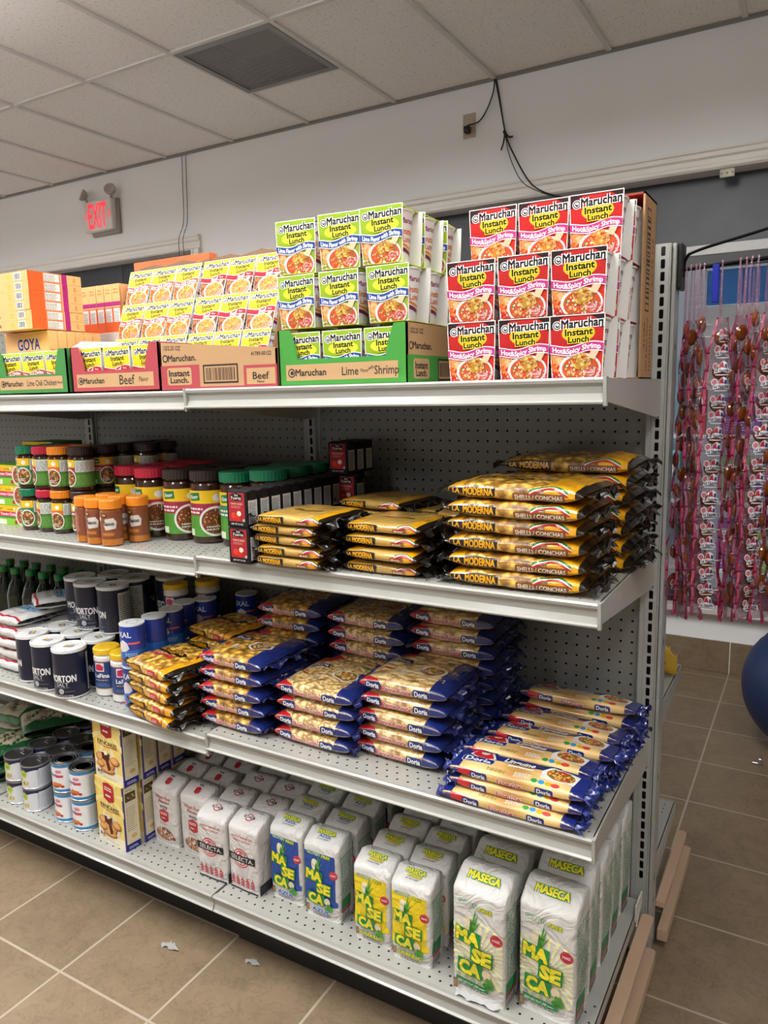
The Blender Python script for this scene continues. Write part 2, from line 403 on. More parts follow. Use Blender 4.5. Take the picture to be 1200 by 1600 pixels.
for x in xs: mb.box(x-0.47, YF, zc-0.35, x+0.47, WALL, zc-0.02, 'c2beb8', 'tile_grid_white')
for y in ys[:-1]: mb.box(XL, y-0.47, zc-0.36, XR, y+0.47, zc-0.03, 'c2beb8', 'tile_grid_white')
mb.box(VX0, VY1-0.47, zc-0.36, VX1, VY1+0.47, zc-0.03, 'c2beb8', 'tile_grid_white')
struct(mb, 'trim_1')
mb = MB(); mb.box(XL, WALL-0.9, zc-0.5, XR, WALL, zc-0.02, '8f8a85', 'enamel'); struct(mb, 'trim_2')

# back wall with two storefront windows (opening bottoms at z 13, tops at z 91.9)
W1 = (-76.0, 60.0); W2 = (-226.0, -131.6); WZ0, WZ1 = 13.0, 91.9
mb = MB()
def wallq(x0, x1, z0, z1): mb.add([(x0, WALL, z0), (x1, WALL, z0), (x1, WALL, z1), (x0, WALL, z1)], [(0, 1, 2, 3)], 'cccccc', 'wall_paint')
wallq(XL, XR, WZ1, CEIL); wallq(XL, XR, 0, WZ0); wallq(XL, W2[0], WZ0, WZ1); wallq(W2[1], W1[0], WZ0, WZ1); wallq(W1[1], XR, WZ0, WZ1)
for a, b_ in (W1, W2):   # reveals
    for q in ([(a, WZ0), (b_, WZ0)], [(a, WZ1), (b_, WZ1)], [(a, WZ0), (a, WZ1)], [(b_, WZ0), (b_, WZ1)]):
        (xa, za), (xb, zb) = q
        mb.add([(xa, WALL, za), (xb, WALL, zb), (xb, WALL+5.5, zb), (xa, WALL+5.5, za)], [(0, 1, 2, 3)], 'cccccc', 'wall_paint')
struct(mb, 'wall_back')
for nm, pts in (('wall_left', [(XL, YF), (XL, WALL)]), ('wall_right', [(XR, YF), (XR, WALL)]), ('wall_front', [(XL, YF), (XR, YF)])):
    mb = MB(); (xa, ya), (xb, yb) = pts
    mb.add([(xa, ya, 0), (xb, yb, 0), (xb, yb, CEIL), (xa, ya, CEIL)], [(0, 1, 2, 3)], 'cccccc', 'wall_paint'); struct(mb, nm)
mb = MB()
k = -21
while -0.3+12*k < XR:
    x = -0.3+12*k
    if x+12 > XL: mb.box(max(x, XL)+0.08, WALL-0.45, 0.02, min(x+12, XR)-0.08, WALL, 6.2, '8c7254', 'floor_tile', 0.05)
    k += 1
mb.box(XL, WALL-0.3, 0, XR, WALL, 6.1, 'b5a898', 'wall_paint'); struct(mb, 'baseboard_back')

def casing(W, name):
    prof = [(0, 0), (-0.35, 0), (-0.75, 0.35), (-0.75, 0.9), (-0.55, 1.05), (-0.55, 1.9), (-1.0, 2.2), (-1.0, 2.9), (-1.25, 3.1), (-1.25, 3.5), (0, 3.5)]
    mb = MB()
    mb.prism([(WALL+p[0], WZ1-0.1+p[1]) for p in prof], W[0]-3.4, W[1]+3.4, 'x', 'ece9e3', 'trim_paint')
    for x, sg in ((W[0], -1), (W[1], 1)):
        mb.prism([(x+sg*(p[1]-0.1), WALL+p[0]) for p in prof], WZ0, WZ1, 'z', 'ece9e3', 'trim_paint')
    return struct(mb, name)
casing(W1, 'trim_3'); casing(W2, 'trim_4')
# window 1: dark blind panel on top, pale sill, glass, posters fixed to the pane
for nm, W in (('window_1', W1), ('window_2', W2)):
    root = thing(nm); root['kind'] = 'structure'
    mb = MB(); yy = WALL+4.8
    for x in [W[0]+0.9]+[W[0]+(W[1]-W[0])*q for q in (0.33, 0.66)]+[W[1]-0.9]: mb.box(x-0.9, yy-0.6, WZ0, x+0.9, yy+0.8, WZ1, '4a4c50', 'enamel', 0.1)
    mb.box(W[0], yy-0.6, WZ0, W[1], yy+0.8, WZ0+2, '4a4c50', 'enamel', 0.1); mb.box(W[0], yy-0.7, 78.2, W[1], yy+0.9, 80.0, 'e8e8e8', 'enamel', 0.1)
    mb.box(W[0], yy-0.7, 75.9, W[1], yy+0.9, 78.2, '26272b', 'enamel', 0.1)
    mb.build('window_frame', root)
    mb = MB(); mb.add([(W[0], yy+0.3, WZ0), (W[1], yy+0.3, WZ0), (W[1], yy+0.3, 78.5), (W[0], yy+0.3, 78.5)], [(0, 1, 2, 3)], 'ffffff', 'clear_glass'); mb.build('pane', root)
    mb = MB(); mb.box(W[0], yy-0.4, 79.6, W[1], yy+0.4, WZ1, '3f434a', 'dark_panel'); mb.build('blind_panel', root)
    mb = MB(); mb.box(W[0]-1, WALL-3.0, WZ0-1.1, W[1]+1, yy-0.5, WZ0, 'e6e4de', 'trim_paint', 0.15); mb.build('window_sill', root)
mb = MB(); mb.box(-6.0, WALL-0.25, 90.3, -3.6, WALL+0.05, 91.7, 'c9c4a8', 'plastic', 0.06)
mb.box(-4.95, WALL-0.32, 90.8, -4.65, WALL-0.2, 91.15, '6a5a3a', 'plastic')
mb.box(-5.8, WALL-0.31, 90.85, -5.55, WALL-0.2, 91.1, '6a5a3a', 'plastic'); mb.box(-4.05, WALL-0.31, 90.85, -3.8, WALL-0.2, 91.1, '6a5a3a', 'plastic')
tag(mb.build('metal_catch_plate'), 'small pale metal catch plate under the window trim at the right', 'plate')
# street side panels behind the glass
def poster(name, x0, x1, z0, z1, col, label, cat, art=None, y=WALL+5.6):
    mb = MB(); mb.box(x0, y, z0, x1, y+0.15, z1, col, 'card')
    if art: mb.art(art, lambda u, v, o: (x0+u, y-o, z0+v), 'card')
    return tag(mb.build(name), label, cat)
a = Art(0, 0, 26, 16); a.lines(1, 2, 10, 12, 9, 'b8c4cc', 0.12); a.rect(9, 4, 3, 9, '8a8478')
poster('window_poster', -8, 18, 53, 69, 'b0b4b8', 'white poster sheet in the window behind the hanging candy strips', 'poster', a)
poster('window_banner', -8, 18, 69.2, 75.5, '2f6cb0', 'blue banner strip across the window above the white poster', 'banner')
poster('street_sign', -14.5, -8.3, 22, 60, '7fa8b8', 'pale teal panel seen through the window beside the shelf upright', 'panel')
# merchandise on a narrow rack in front of the window
mb = MB()
for z in (20.5, 33.0, 45.0): mb.box(-16, WALL-4.5, z, 30, WALL-0.8, z+0.7, 'd8dcde', 'enamel', 0.05)
for x in (-16, 29.5): mb.box(x, WALL-4.5, 14, x+0.5, WALL-0.8, 45.7, 'd8dcde', 'enamel')
tag(mb.build('window_rack'), 'white low shelf rack standing on the window sill', 'rack')
mrk = [('purple', '6a3aa0', -3.5, 6.5, 45.75, 6.5), ('red', 'd63a2c', -9.3, 3.2, 45.75, 8.0), ('orange', 'e04a30', 8.5, 6.0, 45.75, 12.0), ('green', '58b86a', -3.0, 5.0, 33.75, 8.0), ('violet', '5a3a90', 2.6, 5.5, 33.75, 7.5),
       ('teal', '6fb0b8', -13.6, 3.6, 33.75, 9.0), ('mauve', '8a5aa8', -3.2, 5.6, 21.25, 9.0), ('lime', '8cc63a', 3.0, 5.0, 21.25, 7.0), ('crimson', 'b02030', -9.4, 3.4, 21.25, 9.5)]
for nm, col, x, w, z, h in mrk:
    mb = MB(); mb.box(x, WALL-4.0, z, x+w, WALL-1.2, z+h, col, 'card', 0.12, 1)
    a = Art(0, 0, w, h); a.rect(w*0.1, h*0.55, w*0.8, h*0.28, 'e8e4ee'); a.lines(w*0.18, h*0.6, w*0.6, h*0.18, 3, col, 0.5); a.lines(w*0.15, h*0.1, w*0.7, h*0.35, 5, 'd8cce8', 0.35)
    mb.art(a, (lambda x, z: lambda u, v, o: (x+u, WALL-4.0-o, z+v))(x, z)); place_lab = 'upper' if z > 44 else 'middle' if z > 30 else 'lower'
    tag(mb.build('boxed_product'), f'{nm} printed box on the {place_lab} shelf of the white window rack', 'box', 'boxes on the window rack')

# ceiling return grille
root = thing('ceiling_vent'); mb = MB()
mb.box(VX0+0.4, VY0+0.4, zc-0.5, VX0+1.6, VY1-0.4, zc-0.1, '8a8785', 'enamel'); mb.box(VX1-1.6, VY0+0.4, zc-0.5, VX1-0.4, VY1-0.4, zc-0.1, '8a8785', 'enamel')
mb.box(VX0+1.6, VY0+0.4, zc-0.5, VX1-1.6, VY0+1.6, zc-0.1, '8a8785', 'enamel'); mb.box(VX0+1.6, VY1-1.6, zc-0.5, VX1-1.6, VY1-0.4, zc-0.1, '8a8785', 'enamel')
mb.build('vent_frame', root)
mb = MB(); perf(mb, VX0+1.6, VY0+1.6, 0.483, 0.46, 40, 40, 0.15, lambda x, y: (x, y, zc-0.3), '8e8b88', 'enamel'); mb.build('perforated_grille', root)
mb = MB(); mb.box(VX0+0.3, VY0+0.3, zc, VX1-0.3, VY1-0.3, zc+6, '2e2c2a', 'enamel'); mb.f = [f for k, f in enumerate(mb.f) if k != 0]; mb.c = mb.c[1:]; mb.m = mb.m[1:]; mb.sm = mb.sm[1:]; mb.build('plenum_box', root)
tag(root, 'square grey perforated return air grille set in the ceiling grid', 'vent')

# troffers (outside the frame, lighting the aisle), hung low for an added uplight
for i, (x, y, wt) in enumerate(LIGHTS):
    root = thing('ceiling_light'); mb = MB(); w, l = 8.7, 20.9; zd = zc-11.0
    for sx, sy in ((-1, -1), (1, 1), (-1, 1), (1, -1)): mb.tube([(x+sx*(w-1), y+sy*(l-2), zc-0.3), (x+sx*(w-1), y+sy*(l-2), zd-0.3)], 0.06, 'c0c0c0', 'metal', 6)
    for q in ((-w, -l, w, -l+1), (-w, l-1, w, l), (-w, -l, -w+1, l), (w-1, -l, w, l)): mb.box(x+q[0], y+q[1], zd-0.9, x+q[2], y+q[3], zd-0.2, 'f0f0f0', 'enamel')
    mb.build('light_frame', root)
    mb = MB(); mb.box(x-w+1, y-l+1, zd-0.8, x+w-1, y+l-1, zd-0.5, 'ffffff', 'lamp_diffuser'); mb.build('diffuser', root)
    tag(root, f'unseen fluorescent light fixture hung low for an added uplight, {ORD[i]} of the aisle', 'light', 'ceiling light panels')
    L = bpy.data.lights.new('troffer_lamp', 'AREA'); L.shape = 'RECTANGLE'; L.size = 2*(w-1)*I; L.size_y = 2*(l-1)*I; L.energy = wt; L.color = (0.965, 0.985, 1.0)
    lo = bpy.data.objects.new('troffer_lamp', L); C.objects.link(lo); lo.location = (x*I, y*I, (zd-1.0)*I); lo.parent = root
    L2 = L.copy(); L2.energy = wt*0.68; lo2 = bpy.data.objects.new('added_uplight', L2); C.objects.link(lo2); lo2.location = (x*I, y*I, (zd+0.3)*I); lo2.rotation_euler = (PI, 0, 0); lo2.parent = root  # upward lamp added to brighten the ceiling

# EXIT sign with two lamp heads
root = thing('exit_sign'); ex, ey, ez = -163.2, WALL-2.6, 104.0
mb = MB(); mb.box(ex-5.6, ey, ez-4.0, ex+5.6, ey+2.2, ez+4.0, 'fffaf6', 'plastic', 0.25, 2); mb.box(ex-4.6, ey+1.6, ez-5.0, ex+6.4, WALL, ez+4.2, 'a8a09a', 'plastic', 0.2, 2); mb.build('sign_housing', root)
mb = MB(); a = Art(-5.4, -3.8, 5.4, 3.8)
a.txt('EXIT', 0, 0, 6.2, 'ff4050', W=7.4, bold=0.02)
a.poly([(-5.2, 0), (-4.35, 1.3), (-4.15, 1.1), (-4.85, 0), (-4.15, -1.1), (-4.35, -1.3)], 'ff4050'); a.poly([(5.2, 0), (4.35, 1.3), (4.15, 1.1), (4.85, 0), (4.15, -1.1), (4.35, -1.3)], 'ff4050')
mb.art(a, lambda u, v, o: (ex+u, ey-o-0.02, ez+v), 'exit_glow'); mb.build('exit_letters', root)
for sx in (-1, 1):
    mb = MB(); hx = ex+sx*5.0
    mb.tube([(hx, ey+1.0, ez+3.6), (hx, ey+0.8, ez+5.0)], 0.35, 'b0a8a2')
    n0 = len(mb.v); mb.rev([(0.5, 0.0), (1.2, 0.4), (1.55, 1.2), (1.6, 1.7), (1.35, 1.75), (0.0, 1.5)], 20, 'c4bdb8', 'plastic')
    R = Matrix.Rotation(1.2, 3, 'X') @ Matrix.Identity(3); R = Matrix.Rotation(sx*0.5, 3, 'Z') @ R
    for k in range(n0, len(mb.v)):
        q = R @ Vector(mb.v[k]); mb.v[k] = (hx+q.x, ey+1.2+q.y, ez+5.6+q.z)
    mb.build('lamp_head', root)
tag(root, 'white wall sign with glowing red EXIT letters and two lamp heads', 'sign')

# outlet, plug, cords
root = thing('wall_outlet'); mb = MB(); ox, oz = -53.6, 107.6
mb.box(ox-1.4, WALL-0.22, oz-2.35, ox+1.4, WALL, oz+2.35, 'cbb8a4', 'plastic', 0.1); mb.build('cover_plate', root)
for dz in (1.0, -0.9):
    mb = MB(); mb.prism([(ox+0.65*math.cos(t), oz+dz+0.6*math.sin(t)) for t in [k*PI/8 for k in range(16)]], WALL-0.28, WALL-0.2, 'y', 'd8cabb', 'plastic')
    for dx in (-0.25, 0.2): mb.box(ox+dx-0.05, WALL-0.3, oz+dz, ox+dx+0.05, WALL-0.27, oz+dz+0.35, '3a3028', 'plastic')
    mb.box(ox-0.1, WALL-0.3, oz+dz-0.4, ox+0.1, WALL-0.27, oz+dz-0.2, '3a3028', 'plastic'); mb.build('receptacle', root)
tag(root, 'beige wall outlet with two sockets high on the white wall', 'outlet')
def spl(P, n=8):
    out = []; P = [Vector(p) for p in P]; Q = [P[0]]+P+[P[-1]]
    for i in range(1, len(Q)-2):
        for k in range(n):
            t = k/n; a_, b_, c_, d_ = Q[i-1], Q[i], Q[i+1], Q[i+2]
            out.append(0.5*((2*b_)+(c_-a_)*t+(2*a_-5*b_+4*c_-d_)*t*t+(3*b_-a_-3*c_+d_)*t**3))
    out.append(P[-1]); return out
yw = WALL-0.6
root = thing('power_cord'); mb = MB(); mb.tube(spl([(-47.9, yw, 115.2), (-48.3, yw, 112.6), (-49.6, yw, 109.8), (-51.2, yw-0.3, 107.8), (-53.4, yw-0.9, 107.3)]), 0.14); mb.build('cable', root)
mb = MB(); mb.box(-54.3, yw-1.1, 106.0, -53.1, yw+0.4, 107.3, '141414', 'plastic', 0.2, 2); mb.build('plug', root)
tag(root, 'black cord looping from the ceiling edge to a plug in the wall outlet', 'cord')
root = thing('hanging_cable'); mb = MB()
mb.tube(spl([(-47.7, yw, 115.3), (-47.0, yw, 112), (-45.6, yw, 104.5), (-43.6, yw-0.3, 100), (-40.2, yw-1.6, 94.6), (-37.4, yw-1.7, 92.2), (-33.5, yw-1.2, 90.6)]), 0.15)
mb.tube(spl([(-47.9, yw, 115.3), (-47.2, yw, 112), (-45.7, yw, 104.5), (-44.6, yw-0.2, 100), (-41.6, yw-1.6, 94.7), (-37.9, yw-1.7, 92.2), (-33.7, yw-1.2, 90.4)]), 0.09, '303236')
mb.build('cable', root); mb = MB()
mb.tube([(-45.7, yw-0.1, 104.6), (-44.6, yw-0.5, 103.6), (-43.9, yw-0.6, 103.6)], 0.2); mb.tube([(-45.7, yw-0.1, 104.6), (-45.9, yw-0.4, 102.8), (-46.4, yw-0.4, 101.5)], 0.16); mb.tube([(-45.9, yw, 105.1), (-45.3, yw-0.3, 103.9)], 0.32)
mb.build('knot', root)
tag(root, 'dark pair of cables hanging knotted from the ceiling down over the window trim', 'cable')
for dx, lb in ((0, 'left thin dark wire running down the white wall to the far window'), (1.35, 'right thin dark wire running down the white wall to the far window')):
    mb = MB(); mb.tube(spl([(-132.6+dx, yw, 115), (-132.9+dx, yw, 108), (-133.4+dx, yw, 99), (-134.1+dx*1.1, yw-1.4, 94), (-134.2+dx*1.3, yw-0.9, 86)]), 0.09, '4a4a4c'); tag(mb.build('wall_wire'), lb, 'wire', 'wires beside the exit sign')
# blue exercise ball
root = thing('exercise_ball'); mb = MB()
def bl(i, j):
    t = PI*i/48; p = 2*PI*j/72; r = 10.0-0.06*max(0, math.cos(t*44))**2
    return (r*math.sin(t)*math.cos(p), r*math.sin(t)*math.sin(p), r-r*math.cos(t))
mb.grid(bl, 48, 72, '0a2856', 'blue_vinyl', closed=True); mb.build('ball_shell', root)
mb = MB(); mb.rev([(0.0, 0), (0.5, 0.02), (0.5, 0.15), (0.0, 0.2)], 16, 'e0e0e0'); o = mb.build('valve_plug', root); o.location = (-9.0*I*0.6, 0.2*I, 18.1*I)
root.location = Vector((13.8, 55, 0))*I; tag(root, 'dark blue exercise ball on the tile floor at the right edge', 'ball')
mb = MB(); mb.box(7.1, 47.0, 0, 7.6, 47.5, 1.0, 'c0c0c4', 'metal', 0.1); mb.box(6.3, 47.0, 0, 7.2, 47.4, 0.35, 'c0c0c4', 'metal', 0.1)
tag(mb.build('metal_clip'), 'small shiny metal clip lying on the floor by the blue ball', 'clip')
# litter on the floor
for (x, y, s, lb) in ((-41.2, -20.2, 1.5, 'torn scrap of clear plastic lying on the middle of a floor tile'), (-32.5, -17.9, 1.2, 'small scrap of clear plastic by the black kick plate')):
    mb = MB(); mb.grid(lambda i, j: (x+s*(i/6-0.5)*(1+0.5*math.sin(j)), y+s*0.5*(j/5-0.5)*(1+0.4*math.cos(i*1.7)), 0.06+0.18*abs(math.sin(i*1.3+j*0.9))), 6, 5, 'b4b4b0', 'film'); tag(mb.build('plastic_scrap'), lb, 'litter', 'plastic scraps on the floor')

# ------------------------------------------------------------------ gondola shelving
EN = 'a9aaa4'; ENL = 'b0afa8'
mbp = MB(); perf(mbp, -35.09, 7.14, 1, 1, 34, 58, 0.125, lambda x, z: (x, 0.2, z), '84847d', 'enamel')
mbp.box(-35.6, 0.15, 1.5, -35.09, 0.6, 65.8, EN, 'enamel'); mbp.box(-1.09, 0.15, 1.5, -0.5, 0.6, 65.8, EN, 'enamel')
mbp.add([(-35.6, 0.2, 65.14), (-0.5, 0.2, 65.14), (-0.5, 0.2, 65.8), (-35.6, 0.2, 65.8)], [(0, 1, 2, 3)], EN, 'enamel')
mbr = MB(); mbr.add([(-35.6, 1.9, 1.5), (-0.5, 1.9, 1.5), (-0.5, 1.9, 65.8), (-35.6, 1.9, 65.8)], [(0, 1, 2, 3)], '3a3a38', 'enamel')  # rear panel coloured dark to put shade behind the peg holes
mbr.box(-35.6, 0.2, 65.8, -0.5, 1.9, 66.0, EN, 'enamel')
mu = MB()
perf(mu, -0.5, 8.9, 1.0, 1.0, 1, 57, 0, lambda x, z: (x, -0.25, z), EN, 'enamel', hw=0.17, hh=0.37)
mu.add([(-0.5, -0.25, 1.3), (0.5, -0.25, 1.3), (0.5, -0.25, 8.9), (-0.5, -0.25, 8.9)], [(0, 1, 2, 3)], EN, 'enamel')
mu.add([(-0.5, -0.25, 65.9), (0.5, -0.25, 65.9), (0.5, -0.25, 66.0), (-0.5, -0.25, 66.0)], [(0, 1, 2, 3)], EN, 'enamel')
for x0, x1, y0 in ((-0.95, -0.5, -0.25), (0.5, 0.62, -0.25), (-1.1, -0.97, -0.05), (0.66, 0.95, 0.1)):
    mu.box(x0, y0, 1.3, x1, 2.3, 66.0, EN, 'enamel', 0.04)
mu.box(-0.95, 1.9, 1.3, 0.62, 2.3, 66.0, EN, 'enamel')
for zz in (4.2, 6.0, 8.2, 18.5, 31.5, 44.5, 57.5): mu.box(0.94, 0.9, zz, 0.96, 1.25, zz+0.55, '1a1a18', 'plastic')
mu.box(-0.5, 0.8, 1.3, 0.5, 0.9, 66, '1a1a18', 'plastic')
lip = [(-18.55, 0.0), (-18.95, 0.06), (-19.1, -0.08), (-19.05, -0.28), (-18.82, -0.5), (-18.78, -0.95), (-18.95, -1.38), (-19.12, -1.5), (-19.08, -1.62), (-18.7, -1.62), (-18.6, -1.45), (-18.6, -0.12)]
def shelf_mb(depth_shift=0.0, hole_rows=5):
    s = MB(); W = 35.9; x0 = -35.95
    s.prism(lip, x0, x0+W, 'x', ENL, 'enamel')
    ch = 0.86; n = hole_rows
    for j in range(n):
        y0 = -18.55+0.12+j*ch; off = 0.48 if j % 2 else 0
        if off: s.add([(x0, y0, 0), (x0+off, y0, 0), (x0+off, y0+ch, 0), (x0, y0+ch, 0)], [(0, 1, 2, 3)], ENL, 'enamel')
        nx = int((W-off)/0.97); perf(s, x0+off, y0, 0.97, ch, nx, 1, 0.11, lambda x, y: (x, y, 0.0), ENL, 'enamel')
        xe = x0+off+nx*0.97; s.add([(xe, y0, 0), (x0+W, y0, 0), (x0+W, y0+ch, 0), (xe, y0+ch, 0)], [(0, 1, 2, 3)], ENL, 'enamel')
    yb = -18.55+0.12+n*ch
    s.add([(x0, -18.6, 0), (x0+W, -18.6, 0), (x0+W, -18.43, 0), (x0, -18.43, 0)], [(0, 1, 2, 3)], ENL, 'enamel')
    s.box(x0, yb, -0.06, x0+W, -0.3, 0.0, ENL, 'enamel')
    for xx in (x0, x0+W-0.08): s.box(xx, -18.6, -1.1, xx+0.08, -0.5, 0, ENL, 'enamel')
    s.box(x0, -0.9, -1.1, x0+W, -0.4, -0.06, ENL, 'enamel')
    return s
def bracket_mb():
    s = MB(); s.prism([(-18.75, -1.45), (-18.85, -0.05), (-0.35, -0.02), (-0.2, -3.1), (-2.0, -3.1)], -0.09, 0.09, 'x', 'b4b2ab', 'enamel')
    s.prism([(-19.0, -1.75), (-19.15, 0.1), (-18.6, 0.1), (-18.6, -1.75)], -0.05, 0.17, 'x', ENL, 'enamel'); return s
up0 = None; sh0 = {}
SHZ = {'top': 55.1, 'upper': 40.4, 'lower': 23.5}
SDZ = {'top': (0, -0.15, 0), 'upper': (0, -0.3, -0.3), 'lower': (0, -0.6, -0.6)}
cnames = ['right', 'middle', 'left']
# panels + uprights form the frame of each section
root = thing('gondola_frame')
o = mbp.build('pegboard_panel', root); o2 = mbr.build('rear_panel', root); u = mu.build('upright', root)
for k in (1, 2):
    for src in (o, o2): c = src.copy(); C.objects.link(c); c.parent = root; c.location.x = -36*k*I
for k in (1, 2, 3): c = u.copy(); C.objects.link(c); c.parent = root; c.location.x = -36*k*I
mb = MB(); mb.box(-0.9, -0.2, 0, 0.6, 2.2, 1.3, '141414', 'black_rubber', 0.1); ft = mb.build('levelling_foot', root)
for k in (1, 2, 3): c = ft.copy(); C.objects.link(c); c.parent = root; c.location.x = -36*k*I
mb = MB(); mb.box(-108, -15.6, 0.0, 0.1, -15.3, 5.4, '121212', 'black_rubber'); mb.box(-36.1, -15.9, 0.0, -0.0, -15.6, 5.3, '161616', 'black_rubber', 0.05); mb.build('kick_plate', root)
tag(root, 'long pale steel double sided store shelving frame with pegboard back and slotted uprights', 'shelving')
sp = thing('metal_shelf'); d_ = shelf_mb().build('shelf_deck', sp); br_ = bracket_mb().build('bracket', sp); b2 = br_.copy(); C.objects.link(b2); b2.parent = sp; b2.location.x = -35.9*I
for lv, z in SHZ.items():
    for k in range(3):
        nmz = {'top': 'topmost', 'upper': 'second from top', 'lower': 'third from top'}[lv]
        place(sp, -36.02*k+0.1, 0.12*k, z+SDZ[lv][k], f'pale grey steel shelf of the {cnames[k]} section, {nmz}', 'shelf', 'steel shelves of the store shelving')
bd = thing('base_shelf'); s = MB()
s_ = shelf_mb(hole_rows=5); s_.build('shelf_deck', bd)
for k in range(3): place(bd, -36.02*k+0.1, -0.4, 7.0, f'pale grey base deck of the {cnames[k]} section just above the black kick plate', 'shelf', 'base decks of the store shelving')
# rear side shelves
rr = thing('rear_shelf'); s = MB(); s.box(-35.9, 2.4, -0.06, 0, 17.5, 0, ENL, 'enamel'); s.box(-35.9, 17.4, -1.3, 0, 17.55, 0.05, ENL, 'enamel'); s.box(-0.08, 2.4, -1.2, 0.02, 17.5, 0, 'b8b7b0', 'enamel')
for k in range(6): s.rev([(0.11, 0.003), (0.0, 0.004)], 8, '141414', 'plastic', -0.9-0.9*(k % 2), 16.4-0.9*(k//2))
s.build('shelf_deck', rr); s = MB(); s.prism([(2.4, -3.0), (2.4, 0), (17.4, 0), (17.4, -1.2)], -0.02, 0.12, 'x', 'b8b7b0', 'enamel'); s.build('bracket', rr)
place(rr, 0.2, 0, 24.0, 'rear side steel shelf jutting out behind the upright, upper one', 'shelf', 'rear side shelves')
place(rr, 0.2, 0, 7.6, 'rear side steel base shelf jutting out behind the upright near the floor', 'shelf', 'rear side shelves')
# tan end boards
def endboard(w, l, h, col):
    s = MB(); n = 6; P = [(0, 0), (w, 0)]+[(w-0.4+0.4*math.cos(t), l-0.4+0.4*math.sin(t)) for t in [k*PI/2/n for k in range(n+1)]]+[(0.35-0.35*math.sin(t), l-0.35+0.35*math.cos(t)) for t in [k*PI/2/n for k in range(n+1)]]
    s.prism(P, 0, h, 'z', col, 'kraft'); return s
for (x, y, z, w, l, h, lb) in ((0.25, -19.0, 5.2, 1.1, 18.6, 0.4, 'upper tan end board along the base of the right end, front side'), (0.55, -19.2, 1.4, 1.15, 18.4, 1.1, 'lower tan end board along the base of the right end, front side'),
                               (0.9, 2.6, 4.6, 0.9, 13.6, 0.5, 'upper tan end board along the base behind the upright'), (1.2, 2.4, 1.2, 0.9, 15.6, 1.1, 'lower tan end board along the base behind the upright')):
    tag(endboard(w, l, h, 'c9a98c').build('end_board', None, (x, y, z)), lb, 'board', 'tan boards along the shelving end')
mb = MB(); mb.box(0.12, -3.4, 6.6, 0.3, -0.9, 8.2, 'd8d4cc', 'enamel', 0.05); mb.tube([(0.3, -3.4, 6.2), (0.28, -1.6, 7.6)], 0.08, 'bfb8ac'); tag(mb.build('deck_clip'), 'small pale metal clip at the rear corner of the base deck by the upright', 'clip')
# snack bags on the rear shelf
for (x, y, z, lb) in ((-1.3, 13.6, 24.1, 'yellow snack bag on the rear shelf, nearer one'), (-2.4, 16.0, 24.1, 'yellow snack bag on the rear shelf, farther one')):
    mb = MB(); mb.grid(lambda i, j: (x+3.4*(i/12-0.5), y+(0.9*math.sin(PI*i/12)**0.6*math.sin(2*PI*j/20)+0.05*math.sin(i*2)), z+0.1+3.0*(1-math.cos(2*PI*j/20))/2*(0.85+0.15*math.sin(i))), 12, 20, 'e8b818', 'film', closed=True)
    a = Art(0, 0, 2, 2); a.ell(1, 1, 0.7, 0.4, 'b03a18'); mb.art(a, lambda u, v, o: (x-1+u, y-1.0-o, z+0.6+v), 'film')
    tag(mb.build('snack_bag'), lb, 'snack bag', 'yellow snack bags on the rear shelf')
